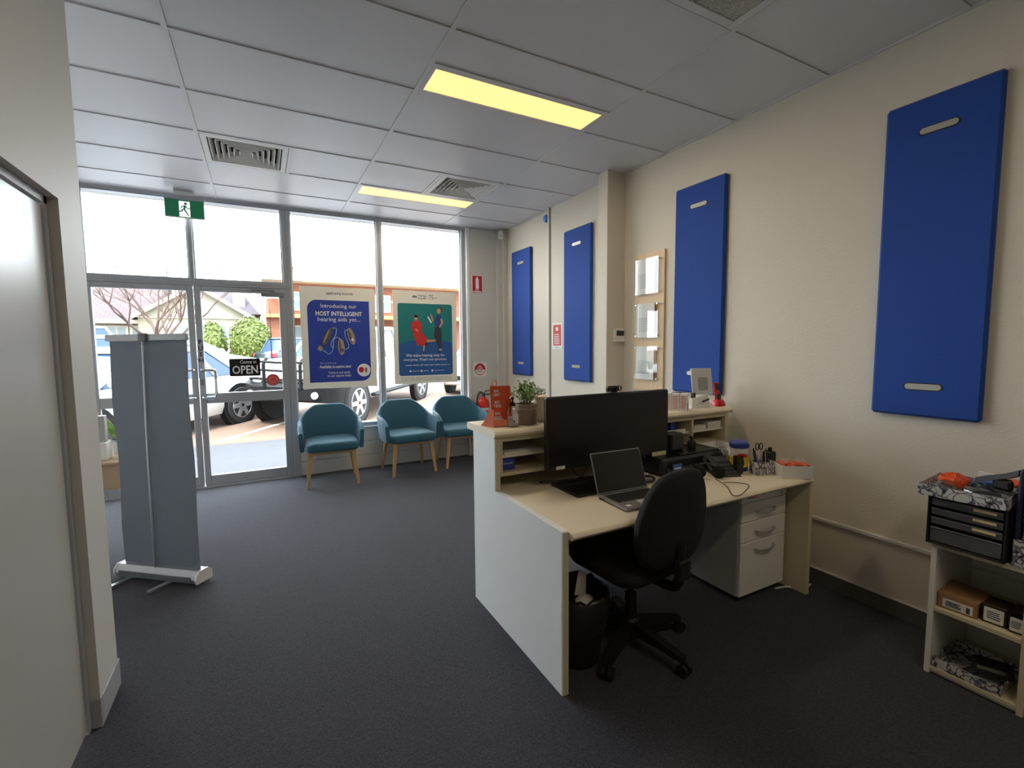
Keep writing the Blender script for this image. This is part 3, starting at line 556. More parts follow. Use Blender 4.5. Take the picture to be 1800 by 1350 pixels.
# ================================================================== TUB CHAIRS
def tub_chair(lab):
    t = thing('tub_chair', lab, 'chair', (0, 0, 0), 'teal tub chairs under the window')
    # plan path of the shell (front faces -y)
    N = 84; path = []
    for i in range(N+1):
        a = -pi*.5*1.18+pi*1.18*i/N  # -106..106 deg, 0 = back
        x = .285*math.copysign(abs(sin(a))**.62, sin(a)); y = .235*math.copysign(abs(cos(a))**.62, cos(a))
        path.append((a, x, y))
    pts = [(-.287, -.20)]+[(-.290, -.10)]+[(x, y) for a, x, y in path if y > -.02]+[(.290, -.10), (.287, -.20)]
    P = [V((x, y, 0)) for x, y in pts]; rings = []
    L = [0]
    for i in range(1, len(P)): L.append(L[-1]+(P[i]-P[i-1]).length)
    for i, p in enumerate(P):
        tt = (P[min(i+1, len(P)-1)]-P[max(i-1, 0)]).normalized(); n = V((-tt.y, tt.x, 0))*-1  # inward or outward
        if n.dot(V((p.x, p.y-.0, 0))) < 0: n = -n
        u = L[i]/L[-1]; d = abs(u-.5)*2
        tq = min(1, max(0, (d-.17)/.36)); top = .805-.155*tq*tq*(3-2*tq)-.03*max(0, d-.5)*2
        if d > .9: top -= .05*((d-.9)/.1)**2
        lean = .055*(top-.40)/.4*(1.1-.65*min(1, max(0, (d-.35)/.3)))
        zb = .385; th = .021
        q = p+n*lean
        rings.append([tuple(V((p.x, p.y, zb))-n*th), tuple(V((p.x, p.y, zb-.01))), tuple(V((p.x, p.y, zb))+n*th), tuple((p+n*(lean*.6+th)).to_3d()+V((0, 0, (zb+top)/2))), tuple((q+n*th)+V((0, 0, top-.016))), tuple((q+n*th*.6)+V((0, 0, top-.004))), tuple(q+V((0, 0, top))), tuple((q-n*th*.6)+V((0, 0, top-.004))), tuple((q-n*th)+V((0, 0, top-.016))), tuple((p+n*(lean*.6-th))+V((0, 0, (zb+top)/2)))])
    mb = MB(); mb.loft(rings); sh = mb.build('backrest', 'teal', t, sharp=60)
    mb = MB(); o = [(x*.91, y) for x, y in rrect(-.285, .285, -.275, .215, (.12, .12, .07, .07), 6)]
    def ring(k, z): return [(x*k, (y+.03)*k-.03, z+.012*(1-(x/.28)**2)*(1 if z > .43 else 0)) for x, y in o]
    mb.loft([ring(.93, .372), ring(.985, .38), ring(1.0, .40), ring(1.0, .432), ring(.975, .452), ring(.88, .462), ring(.5, .466)]); mb.build('seat', 'teal', t, sharp=60)
    mb = MB(); mb.box(-.21, .21, -.205, -.175, .335, .378, .004); mb.box(-.21, .21, .16, .19, .335, .378, .004); mb.box(-.225, -.195, -.19, .18, .335, .378, .004); mb.box(.195, .225, -.19, .18, .335, .378, .004); mb.build('seat_frame', 'oak', t)
    for sx in (-1, 1):
        for sy in (-1, 1):
            mb = MB(); X0, Y0 = sx*.205, (-.185 if sy < 0 else .17); X1, Y1 = sx*.245, (-.225 if sy < 0 else .225)
            sq = lambda x, y, h, z: [(x-h, y-h, z), (x+h, y-h, z), (x+h, y+h, z), (x-h, y+h, z)]
            mb.loft([sq(X1, Y1, .012, 0), sq(X1, Y1, .0125, .02), sq(X0+sx*.008, Y0+sy*.008, .019, .28), sq(X0, Y0, .023, .36)]); mb.build('leg', 'oak', t)
    return t
c1 = tub_chair('teal tub chair on the left, beside the glass entrance doors')
copytree(c1, (1.465, 5.335, 0), radians(3), 'teal tub chair in the middle, below the gap between the posters')
copytree(c1, (2.135, 5.37, 0), radians(-4), 'teal tub chair on the right, partly hidden by the reception counter')
c1.location = (.625, 5.31, 0); c1.rotation_euler = (0, 0, radians(-4))

# ================================================================== BANNER STAND
A = V((-.83, 3.72, 0)); B = V((-.375, 3.345, 0)); dr = (B-A).normalized(); nr = V((dr.y, -dr.x, 0)); HL = (B-A).length/2
t = thing('banner_stand', 'grey roll-up banner stand seen from behind, left of the entrance', 'banner stand', tuple((A+B)/2))
F = Fr((A+B)/2, dr)    # x along, y up, z towards camera
k = MB(); prof = [(-.055, .02), (-.055, .07), (-.03, .092), (.03, .092), (.05, .07), (.058, .045), (.05, .02)]
mb = MB(); mb.loft([[F(x, b, a) for a, b in prof] for x in (-HL, HL)]); mb.build('cassette', 'steel', t)
for x in (-HL-.012, HL): MB().poly(lambda a, b, c, x=x: F(x+c, b, a), [(a*1.08, b*1.04-.002) for a, b in prof], 0, .012).build('end_cap', 'white', t)
MB().rect(F, -HL+.03, HL-.03, .032, .062, .0575, .06).build('cassette_groove', 'alud', t)
for x in (-HL+.1, HL-.2): MB().poly(Fr(F(x, .004, 0), (nr+dr*-.12), dr), rrect(-.14, .17, -.014, .014, .013), 0, .012).build('foot', 'silver', t)
rings = []
for i in range(13):
    z = .09+1.40*i/12; wv = .006*sin(i*.9)
    rings.append([F(-HL+.015+(.018 if i else 0)*0, z, wv), F(-HL*.4, z, wv+.006*sin(i*.5)), F(HL*.35, z, wv-.004), F(HL-.012, z, wv), F(HL-.012, z, wv-.0015), F(-HL+.015, z, wv-.0015)])
MB().loft(rings).build('banner_sheet', 'bannerb', t)
mb = MB(); mb.fbox(F, -HL+.0, HL+.0, 1.485, 1.525, -.010, .012, .004); mb.build('top_rail', 'steel', t)
MB().tube([F(-.02, .09, .03), F(-.01, .8, .032), F(-.005, 1.5, .018)], .008, 10).build('support_pole', 'silver', t)
MB().fbox(F, -.03, .02, 1.48, 1.53, .0, .03, .004).build('pole_hook', 'alud', t)

# ================================================================== SIDE TABLE (left, behind partition)
t = thing('side_table', 'pale wooden side table half hidden behind the left partition', 'table', (-1.25, 4.25, 0))
MB().box(-1.75, -.78, 3.97, 4.55, .665, .685, .004).build('tabletop', 'tablew', t)
mb = MB()
for a in ((-1.73, -.80, 3.99, 4.01), (-1.73, -.80, 4.51, 4.53), (-1.73, -1.71, 4.01, 4.51), (-.82, -.80, 4.01, 4.51)): mb.box(*a, .50, .665, .002)
mb.build('apron', 'tablew', t)
for x, y in ((-1.69, 4.05), (-.86, 4.05), (-1.69, 4.47), (-.86, 4.47)):
    s_ = -1 if x < -1 else 1
    MB().tube([(x, y, .5), (x+s_*.02-.01, y, .0)], [.035, .02], 14).build('leg', 'white', t)
for nm, x, z, wd, h, mt_, lab in (('brochure_box', -1.02, .685, .10, .30, 'white', 'white brochure box on the side table'),):
    t = thing(nm, lab, 'brochure box', (x, 4.12, z)); MB().box(x-.07, x+.07, 4.06, 4.2, z, z+.12, .004).build('holder', 'sheet', t); MB().box(x-.06, x+.06, 4.1, 4.16, z+.02, z+h, .003).build('brochures', 'grayw', t)
t = thing('table_plant', 'small dark leafy plant on the side table', 'plant', (-.93, 4.3, .685)); R = random.Random(4)
MB().lathe([(.04, 0), (.055, .09), (.05, .09), (.045, .075)], (-.93, 4.3, .685)).build('pot', 'grayw', t); mb = MB()
for i in range(26):
    a = R.uniform(0, 6.28); l = R.uniform(.06, .13); h = R.uniform(.06, .2); p = V((-.93, 4.3, .76)); q = p+V((cos(a)*l, sin(a)*l, h)); sd_ = V((-sin(a), cos(a), 0))*.018; m_ = (p+q)/2+V((0, 0, .03))
    mb.add([tuple(p), tuple(m_+sd_), tuple(q), tuple(m_-sd_)], [(0, 1, 2, 3)])
mb.build('foliage', 'leaf', t, kind='stuff')
t = thing('navy_container', 'small navy box on the side table beside the banner', 'box', (-.84, 4.2, .685)); MB().box(-.88, -.80, 4.17, 4.25, .685, .80, .006).build('body', 'navy', t); MB().box(-.885, -.795, 4.165, 4.255, .80, .812, .003).build('lid', 'bluep', t)

# ================================================================== RECEPTION DESK
t = desk = thing('reception_desk', 'white reception desk with a raised shelf counter and speckled worktop', 'desk', (1.87, 1.95, 0))
YD = 1.50; D = .69
Fx = lambda a, b, c: (1.03+c, a, b)
MB().poly(Fx, [(1.52, 0), (2.40, 0), (2.40, .97), (2.13, .97), (2.13, D+.004), (1.52, D+.004)], -.001, .030).build('side_panel', 'lam', t)
for a_ in ((1.03, 1.058, 1.512, 1.519, .002, D+.002), (1.03, 1.058, 2.122, 2.129, D+.006, .969)): MB().box(*a_, .001).build('edge_strip', 'lamc', t)
MB().box(2.695, 2.725, 1.50, 2.40, 0, D+.0, .002).build('end_panel', 'lamc', t)
mb = MB(); pr = [(2.37, D-.03), (2.37, D), (YD+.0, D), (YD-.014, D-.004), (YD-.020, D-.015), (YD-.014, D-.026), (YD, D-.03)]
mb.loft([[(x, a, b) for a, b in pr] for x in (1.058, 2.694)]); mb.build('worktop', 'top', t, sharp=50)
MB().box(1.06, 2.783, 2.372, 2.398, .13, .97, .002).build('back_panel', 'grayw', t)
mb = MB(); pr = [(2.46, .9715), (2.465, .99), (2.46, 1.008), (2.12, 1.01), (2.107, 1.004), (2.10, .99), (2.107, .976), (2.12, .9705)]
mb.loft([[(x, a, b) for a, b in pr] for x in (1.018, 2.825)]); mb.build('counter_top', 'top', t, sharp=50)
MB().box(2.784, 2.81, 2.13, 2.40, .74, .97, .001).build('counter_end_panel', 'lamc', t)
MB().box(1.06, 2.783, 2.132, 2.37, .763, .783, .002).build('shelf', 'lamc', t); MB().box(1.06, 2.783, 2.132, 2.37, .945, .968, .002).build('shelf_top', 'lamc', t)
xs_ = [1.06, 1.39, 1.75, 2.11, 2.462]
for x in xs_: MB().box(x, x+.018, 2.133, 2.37, .784, .944, .001).build('divider', 'lamc', t)
for i in (0, 1, 2, 3, 4):
    a = xs_[i]+.019; b = (xs_[i+1] if i < 4 else 2.784)-.001
    MB().box(a, b, 2.15, 2.37, .855, .868, .001).build('small_shelf', 'lam', t)
mb = MB()
for z in (.84, .925):
    for y in (2.19, 2.25): mb.tube([(1.3895, y, z), (1.386, y, z)], .004, 8)
mb.build('pin_hole', 'dark', t)
# things in the pigeon holes
def paper_stack(x0, x1, y0, y1, z, h, lab, grp=None, mt='sheet'):
    t = thing('paper_stack', lab, 'papers', ((x0+x1)/2, (y0+y1)/2, z), grp); R = random.Random(int(x0*1000)); n = max(2, int(h/.006)); 
    for i in range(n):
        d = R.uniform(-.004, .004); MB().box(x0+d, x1+d, y0+d, y1+d, z+i*h/n, z+(i+.9)*h/n).build('sheets', mt, t)
paper_stack(1.10, 1.33, 2.16, 2.36, .868, .012, 'thin pile of papers in the left pigeonhole of the counter')
paper_stack(2.50, 2.62, 2.155, 2.34, .868, .03, 'stack of papers in the right pigeonhole of the counter')
paper_stack(2.645, 2.77, 2.155, 2.34, .868, .045, 'tall white paper stack at the right end of the counter pigeonhole')
t = thing('blue_booklet', 'small blue booklet standing in the lower left pigeonhole', 'booklet', (1.12, 2.17, .784)); F = Fr((1.13, 2.165, .83))
MB().rect(F, -.05, .035, -.045, .03, -.004, 0).build('cover', 'bluep', t); text('lettering', 'hearing aids', F, -.008, -.01, 'ink', t, w=.06, t=.0006)
t = thing('blue_brochures', 'blue brochures leaning in the pigeonhole right of the monitor', 'brochures', (2.4, 2.2, .868))
for k in range(3): MB().box(2.30+.035*k, 2.33+.035*k, 2.16+.02*k, 2.3, .868, .935-.004*k, .001).build('brochure', 'bluep', t)
MB().box(2.27, 2.43, 2.155, 2.159, .868, .888).build('white_flyer', 'sheet', t)

# things on the counter ----------------------------------------------
CT = 1.0105
t = thing('orange_display_stand', 'orange card display stand with white slogans on the counter', 'display stand', (1.12, 2.26, CT))
F = Fr((1.125, 2.225, CT), (.96, -.28, 0), (.0, .12, 1))
MB().rect(F, -.055, .055, .0, .215, -.002, 0).build('card', 'orange', t)
for k, (a, b) in enumerate((('BIG', 'LIMIT'), ('BIG', 'TIME'), ('BIG', 'SALE'))):
    text('lettering', a+'\n'+b, F, -.022, .178-.06*k, 'ink', t, w=.04, h=.035, t=.0006, bold=.03)
lines('print', F, -.045, .01, .01, .045, 2, 'ink', t)
mb = MB(); G_ = Fr((1.068, 2.215, CT), (-.45, .9, 0)); mb.poly(G_, [(0, 0), (.09, 0), (.07, .02), (.03, .09), (0, .09)], 0, .004); mb.build('side_wing', 'orangel', t)
mb = MB(); mb.rect(F, -.055, .055, 0, .035, .03, .033); mb.rect(F, -.055, .055, 0, .002, 0, .03); mb.build('card_pocket', 'orangel', t)
mb = MB(); mb.tube([F(-.03+.014*cos(a/12*2*pi), .228+.014*sin(a/12*2*pi), -.001) for a in range(12)], .003, 6, closed=True); mb.build('hanging_tab', 'orangel', t)
t = thing('sanitizer_bottle', 'clear pump bottle with a black nozzle on the counter', 'bottle', (1.165, 2.20, CT)); c = (1.168, 2.19, CT)
MB().lathe([(.03, 0), (.034, .006), (.034, .075), (.028, .095), (.012, .105), (.012, .112)], c, 22).build('bottle_body', 'clear', t)
MB().lathe([(.0, .002), (.031, .004), (.031, .05), (.0, .051)], c, 22).build('gel', mat('gel', (214, 190, 190), .2), t)
F = Fr((c[0], c[1]-.0345, CT+.045)); MB().poly(F, rrect(-.016, .016, -.025, .025, .002), 0, .0012).build('label', 'sheet', t); MB().rect(F, -.014, -.006, -.022, -.008, .0012, .002).build('label_mark', 'inkd', t)
mb = MB(); mb.lathe([(.015, .108), (.016, .122), (.011, .128), (.005, .132), (.005, .148)], c, 16); mb.tube([(c[0], c[1], CT+.15), (c[0]-.014, c[1]-.01, CT+.155), (c[0]-.03, c[1]-.02, CT+.147)], [.009, .007, .005], 8); mb.build('pump', 'blackg', t)
t = thing('potted_plant', 'small green plant in a taupe fabric pot on the counter', 'plant', (1.268, 2.22, CT)); c = V((1.268, 2.225, CT))
MB().lathe([(.052, 0), (.058, .004), (.062, .05), (.062, .084), (.064, .086), (.064, .11), (.057, .112), (.055, .098), (0.01, .096)], c, 26).build('pot', 'fabricpot', t)
MB().tube([(c.x+.0645*cos(a), c.y+.0645*sin(a), CT+.087) for a in [i*2*pi/26 for i in range(26)]], .0015, 6, closed=True).build('rope_band', 'cream', t)
MB().lathe([(.0, .09), (.054, .095), (.0, .1)], c, 20).build('soil', 'soil', t)
R = random.Random(7); mb = MB(); ms = MB()
for i in range(58):
    a = R.uniform(0, 6.28); l = R.uniform(.02, .12)*(.8 if i % 3 else 1); h = R.uniform(.05, .135)*(1-.4*l/.12)+.02; p = c+V((cos(a)*.025*R.random(), sin(a)*.025*R.random(), .095)); q = c+V((cos(a)*l, sin(a)*l, .1+h))
    mid = p.lerp(q, .5)+V((0, 0, .02)); pts = smoothpath([p, mid, q], 3); ms.tube(pts, .0009, 4)
    for k in range(2, len(pts)):
        for s_ in (-1, 1, 1):
            d = V((R.uniform(-1, 1), R.uniform(-1, 1), R.uniform(-.3, .9))).normalized(); e = V((R.uniform(-1, 1), R.uniform(-1, 1), R.uniform(-1, 1))).cross(d).normalized(); L_ = R.uniform(.008, .014)
            b = pts[k]; mb.add([tuple(b), tuple(b+d*L_*.6+e*L_*.4), tuple(b+d*L_*1.2), tuple(b+d*L_*.6-e*L_*.4)], [(0, 1, 2, 3)])
mb.build('foliage', 'leaf', t, kind='stuff'); ms.build('stems', 'hedge', t)
t = thing('cream_canister', 'tall cream canister with a wooden lid behind the monitor corner', 'canister', (1.375, 2.27, CT)); c = (1.378, 2.262, CT)
MB().lathe([(.034, 0), (.037, .004), (.037, .125), (.034, .128)], c, 24).build('body', 'cream', t); MB().lathe([(.034, .128), (.041, .129), (.041, .14), (.038, .143)], c, 24).build('lid', 'ply', t)
# boxes, card stand, phone at the right
def label_box(k, h, lab, lid):
    rq = V((.6, -.8, 0)); c = V((2.325, 2.215, CT))+rq*.05*k; t = thing('product_box', lab, 'box', tuple(c), 'small product boxes on the counter')
    F = Fr(c, rq); MB().fbox(F, -.0235, .0235, 0, h, -.075, 0, .001).build('carton', 'sheet', t)
    lines('print', F, -.018, .018, .01, h-.012, 9, 'coral', t, seed=k+3)
    if lid: MB().rect(Fr(F(.0236, 0, 0), (.8, .6, 0)), .002, .074, .002, h*.48, -.0002, .0008).build('pink_band', 'pink', t)
label_box(0, .112, 'product box closest to the monitor edge on the counter', 0)
label_box(1, .108, 'middle white product box with lines of print on the counter', 0)
label_box(2, .108, 'white product box with a pink side on the counter', 1)
t = thing('pink_card', 'small pink and lilac card behind the product boxes', 'card', (2.33, 2.3, CT)); MB().box(2.30, 2.345, 2.29, 2.30, CT, CT+.13, .001).build('card', 'pink', t)
t = thing('card_display', 'white tilting card display on a stand in front of the blue panel', 'display', (2.62, 2.22, CT))
mb = MB(); mb.T = Matrix.Translation((2.60, 2.215, CT)) @ Matrix.Rotation(radians(-12), 4, 'Z'); mb.add([(-.075, -.05, 0), (.075, -.05, 0), (.075, .05, 0), (-.075, .05, 0), (-.06, -.03, .06), (.06, -.03, .09), (.06, .04, .09), (-.06, .04, .06)], [(3, 2, 1, 0), (4, 5, 6, 7), (0, 1, 5, 4), (1, 2, 6, 5), (2, 3, 7, 6), (3, 0, 4, 7)]); mb.build('base', 'sheet', t)
F = Fr((2.63, 2.2, CT+.175), (.94, -.34, 0), (-.03, .1, 1)); mb = MB(); mb.fbox(F, -.074, .074, -.09, .09, -.012, 0, .004); mb.build('screen_back', 'white', t); MB().poly(F, rrect(-.03, .04, -.06, .03, .012), 0, .002).build('back_recess', 'grayw', t)
MB().box(2.555, 2.58, 2.205, 2.23, CT+.06, CT+.10, .003).build('arm', 'darkg', t); MB().tube([(2.585, 2.155, CT+.045), (2.635, 2.145, CT+.06)], .006, 8).build('lock_bar', 'black', t)
t = thing('eftpos_holder', 'small black device behind the product boxes', 'device', (2.51, 2.3, CT)); MB().box(2.47, 2.54, 2.27, 2.33, CT, CT+.10, .006).build('body', 'black', t); MB().box(2.48, 2.53, 2.268, 2.27, CT+.04, CT+.09).build('display', 'darkg', t)
t = thing('cordless_phone', 'red cordless phone standing in its red charging cradle', 'telephone', (2.785, 2.19, CT)); c = V((2.785, 2.19, CT))
mb = MB(); mb.loft([[(c.x+x*k, c.y+y*k, CT+z) for x, y in rrect(-.036, .036, -.04, .04, .018)] for k, z in ((1, 0), (1, .012), (.85, .03), (.6, .045))]); mb.build('cradle', 'redg', t)
F = Fr((c.x, c.y-.008, CT+.03), (1, -.1, 0), (0, .18, 1)); mb = MB(); mb.fbox(F, -.024, .024, 0, .135, -.02, 0, .008); mb.build('handset', 'redg', t)
MB().poly(F, rrect(-.019, .019, .08, .125, .01), 0, .002).build('display', 'blackg', t); MB().poly(F, rrect(-.018, .018, .012, .055, .014), 0, .003).build('keypad', 'blackg', t)
t = thing('white_bowl', 'low white dish at the right end of the counter', 'dish', (2.71, 2.36, CT)); MB().lathe([(.03, 0), (.055, .02), (.06, .045), (.054, .045), (.03, .02)], (2.72, 2.36, CT), 24).build('bowl', 'white', t)

# things on the worktop ------------------------------------------------
DK = D+.0005
# monitor
t = thing('computer_monitor', 'large black computer monitor on the reception desk', 'monitor', (1.62, 2.0, DK)); mc = V((1.705, 2.00, 0)); dm = V((1, 0.0, 0))
F = Fr((1.690, 2.0, .985), (1, .0, 0), (0, .02, 1))
MB().fbox(F, -.425, .425, -.19, .19, -.04, 0, .008).build('casing', 'black', t); MB().rect(F, -.415, .415, -.165, .18, 0, .0015).build('screen', 'screen', t)
MB().rect(F, -.375, -.32, -.187, -.170, .0015, .003).build('white_sticker', 'sheet', t)
MB().rect(F, .29, .40, -.205, -.172, .0, .002).build('sticky_note', 'paleyel', t); MB().poly(F, ell(-.395, -.178, .007, n=12), .0005, .002).build('maker_badge', 'darkg', t)
MB().box(1.60, 1.68, 2.03, 2.06, DK+.01, 1.0, .006).build('stand_neck', 'black', t)
MB().poly(Fr((1.51, 1.97, DK), (1, 0, 0), (0, 1, 0)), rrect(-.17, .17, -.13, .12, .015), 0, .012).build('stand_base', 'black', t)
t = thing('webcam', 'black webcam clipped on top of the monitor', 'webcam', (1.70, 2.0, 1.19)); mb = MB(); mb.box(1.645, 1.745, 1.985, 2.015, 1.186, 1.215, .008); mb.build('body', 'black', t)
mb = MB(); mb.tube([(1.70, 1.984, 1.201), (1.70, 1.975, 1.201)], .012, 16); mb.build('lens', 'blackg', t); MB().box(1.68, 1.72, 2.0, 2.05, 1.178, 1.186, .002).build('clip', 'black', t); MB().box(1.712, 1.725, 1.9835, 1.985, 1.193, 1.21).build('sticker', 'sheet', t)
# laptop
t = thing('laptop', 'open silver laptop with a dark screen on the desk', 'laptop', (1.58, 1.67, DK)); F = Fr((1.57, 1.665, DK), (1, -.045, 0), (.045, 1, 0))
MB().fbox(F, -.155, .155, -.10, .115, .002, .017, .004).build('base', 'laptop', t); MB().rect(F, -.135, .135, -.02, .095, .017, .0175).build('key_well', 'black', t)
kb = None
for r_ in range(5):
    for q in range(13):
        mb = MB(); x = -.132+q*.0204; y = -.017+r_*.0222; mb.fbox(F, x, x+.017, y, y+.018, .0175, .0195, .001); mb.build('key', 'key', t)
MB().rect(F, -.045, .05, -.092, -.028, .017, .0176).build('trackpad', 'grayw', t); MB().rect(F, -.13, -.105, -.08, -.06, .017, .0176).build('sticker', 'sheet', t)
lean = V((.045*-.0, .0, 0)); F2 = Fr(F(0, .113, .016), (1, -.045, 0), V((.045, 1, 0)).normalized()*.36+V((0, 0, 1)))
MB().fbox(F2, -.155, .155, 0, .205, -.006, 0, .002).build('lid', 'laptop', t); MB().rect(F2, -.15, .15, .008, .2, 0, .0012).build('screen', 'screen', t)
MB().tube([F(-.13, .113, .014), F(.13, .113, .014)], .006, 8).build('hinge', 'darkg', t)
mb = MB()
for y in (.06, .08): mb.rect(Fr(F(-.1552, y, .009), (.045, 1, 0)), 0, .012, -.003, .003, -.0005, .0005)
mb.build('port', 'dark', t)
def cable(lab, P, r=.0028, mt='black', grp='desk cables'):
    o = MB().tube(smoothpath(P, 6), r, 6).build('cable', mt, lab=lab, cat='cable', grp=grp); return o
z = DK+.004
cable('black cable looping on the desk left of the monitor base', [(1.62, 2.06, .9), (1.56, 2.04, .80), (1.50, 2.05, .715), (1.40, 2.10, z), (1.32, 2.13, z), (1.325, 2.16, z), (1.44, 2.12, z), (1.60, 2.09, z+.01)])
cable('black cable hanging below the left of the monitor', [(1.50, 2.05, .86), (1.46, 2.06, .78), (1.52, 2.07, .72), (1.60, 2.09, .70)])
R = random.Random(3)
cable('tangled black cable heap right of the laptop', [(1.80+.07*cos(a*1.3)+.02*R.random(), 1.88+.05*sin(a*1.3)+.02*R.random(), z+.006*R.random()+.0006*a) for a in range(22)])
cable('white cable crossing the desk behind the laptop', [(1.74, 1.96, z), (1.82, 1.93, z+.004), (1.88, 1.87, z+.008), (1.90, 1.78, z), (1.86, 1.72, z)], .0035, 'white')
cable('thin dark cable looped on the desk in front of the headphones', [(2.16, 1.70, z+.01), (2.12, 1.60, z), (2.03, 1.50, z-.001), (2.05, 1.475, z-.001), (2.12, 1.50, z-.001), (2.24, 1.56, z), (2.23, 1.62, z), (2.17, 1.66, z)], .002)
# printer
t = thing('printer', 'wide black printer behind the office chair', 'printer', (2.26, 1.99, DK))
MB().box(1.96, 2.48, 1.90, 2.115, DK+.002, .79, .014).build('body', 'black', t); MB().box(2.125, 2.46, 1.92, 2.105, .79, .80, .004).build('paper_cover', 'blackg', t)
MB().box(2.0, 2.3, 1.892, 1.90, .70, .735, .002).build('output_slot', 'darkg', t); 
t2 = thing('cup_holder', 'small black pump bottle standing on the printer', 'bottle', (2.33, 2.02, .80)); MB().lathe([(.024, 0), (.026, .03), (.02, .042), (.009, .046), (.009, .055)], (2.335, 2.02, .80)).build('bottle_body', 'black', t2); mb = MB(); mb.tube([(2.335, 2.02, .855), (2.335, 2.02, .865), (2.31, 2.01, .867)], .008, 8); mb.build('pump', 'black', t2)
t = thing('black_speaker', 'upright black box between the monitor and the printer', 'speaker', (2.17, 2.02, .80)); MB().box(2.13, 2.235, 1.99, 2.07, .80, .905, .008).build('body', 'black', t); MB().box(2.137, 2.228, 1.986, 1.99, .81, .895, .002).build('front_grille', 'darkg', t)
t = thing('blue_tag', 'small blue name card leaning on the printer', 'card', (2.06, 1.87, DK)); F = Fr((2.055, 1.865, DK+.022), (1, 0, 0), (0, .2, 1)); MB().rect(F, -.035, .035, 0, .05, -.002, 0).build('card', 'lblue', t); lines('print', F, -.025, .025, .02, .035, 1, 'ink', t)
t = thing('pen', 'silver pen lying near the printer', 'pen', (1.97, 1.95, .71)); mb = MB(); mb.tube([(1.80, 2.0, .70), (1.92, 1.96, .70)], .005, 8); mb.build('barrel', 'steel', t); MB().tube([(1.92, 1.96, .70), (1.94, 1.953, .70)], [.004, .001], 8).build('tip', 'black', t)
# desk phone
t = thing('desk_phone', 'black desk telephone with handset beside the wipes tub', 'telephone', (2.31, 1.80, DK)); F = Fr((2.325, 1.80, DK+.022), (.93, -.36, 0), (.33, .86, .42))
MB().fbox(F, -.07, .085, -.10, .11, -.014, .016, .008).build('base', 'black', t); MB().rect(F, -.01, .075, .05, .1, .016, .018).build('display', 'darkg', t)
mb = MB()
for i in range(3):
    for j in range(4): mb.fbox(F, -.002+.026*i, .018+.026*i, -.085+.03*j, -.065+.03*j, .016, .019, .002)
mb.build('keypad', 'darkg', t)
mb = MB(); mb.fbox(F, -.068, -.022, -.09, -.04, .016, .04, .01); mb.fbox(F, -.068, -.022, .05, .10, .016, .04, .01); mb.fbox(F, -.062, -.028, -.08, .09, .032, .05, .008); mb.build('handset', 'black', t)
# headphones
t = thing('headphones', 'black headphones lying on the desk behind the office chair', 'headphones', (2.17, 1.75, DK))

for x, y in ((2.135, 1.79), (2.225, 1.735)):
    mb = MB(); mb.T = Matrix.Translation((x, y, DK+.036)) @ Matrix.Rotation(.4, 4, 'Z') @ Matrix.Rotation(pi/2, 4, 'Y'); mb.lathe([(.028, -.012), (.036, -.008), (.036, .008), (.03, .014)], (0, 0, 0), 20); mb.build('ear_cup', 'blackf', t)
MB().tube(smoothpath([(2.135, 1.79, DK+.06), (2.13, 1.83, DK+.07), (2.17, 1.86, DK+.05), (2.22, 1.81, DK+.07), (2.225, 1.735, DK+.06)]), .005, 8).build('headband', 'black', t)
t = thing('tape_dispenser', 'tilted black tape holder behind the desk phone', 'dispenser', (2.42, 1.95, DK)); mb = MB(); mb.T = Matrix.Translation((2.33, 1.93, DK+.10)); 
mb = MB(); mb.T = Matrix.Translation((2.40, 1.86, DK+.09)) @ Matrix.Rotation(1.2, 4, 'Z') @ Matrix.Rotation(pi/2, 4, 'Y'); mb.loft([[(r*cos(2*pi*j/20), r*sin(2*pi*j/20), h) for j in range(20)] for r, h in ((.028, -.01), (.045, -.01), (.045, .01), (.028, .01))], closed=True); mb.build('tape_roll', 'clear', t); MB().box(2.37, 2.43, 1.83, 1.89, DK, DK+.05, .006).build('base', 'black', t)
t = thing('black_cup', 'small black cup between phone and wipes tub', 'cup', (2.40, 1.75, DK)); MB().lathe([(.024, 0), (.026, .01), (.028, .10), (.025, .10), (.022, .02)], (2.405, 1.745, DK), 20).build('body', 'black', t)
# wipes tub
t = thing('wipes_tub', 'yellow and blue cleaning wipes tub on the desk', 'tub', (2.50, 1.80, DK)); c = (2.47, 1.79, DK)
MB().lathe([(.048, 0), (.05, .004), (.05, .13), (.05, .14)], c, 28).build('container', 'sheet', t); MB().lathe([(.0508, .005), (.0508, .03)], c, 28).build('blue_band', 'bluep', t); MB().lathe([(.0508, .03), (.0508, .09)], c, 28).build('yellow_label', 'yellow', t)
MB().lathe([(.048, .138), (.054, .142), (.055, .165), (.048, .175), (.0, .177)], c, 28).build('lid', 'bluep', t)
F = Fr((c[0]-.0295, c[1]-.0425, DK+.1), (.82, -.57, 0)); MB().poly(F, ell(0, 0, .03, .012), 0, .004).build('red_swoosh', 'redp', t)
F = Fr((c[0]-.0295, c[1]-.0425, DK+.06), (.82, -.57, 0)); MB().rect(F, -.012, .012, -.02, .012, 0, .003).build('label_figure', 'bluep', t)
# document tray
t = thing('document_tray', 'white desk document tray behind the wipes tub', 'tray', (2.55, 1.99, DK))
for k in range(2):
    z0 = DK+.005+.055*k; mb = MB(); mb.box(2.495, 2.68, 1.88, 2.11, z0, z0+.003); mb.box(2.495, 2.498, 1.88, 2.11, z0, z0+.04); mb.box(2.677, 2.68, 1.88, 2.11, z0, z0+.04); mb.box(2.495, 2.68, 2.107, 2.11, z0, z0+.04); mb.build('tray', 'white', t)
mb = MB()
for x in (2.50, 2.675):
    for y in (1.89, 2.1): mb.box(x-.004, x+.004, y-.004, y+.004, DK, DK+.1)
mb.build('post', 'white', t)
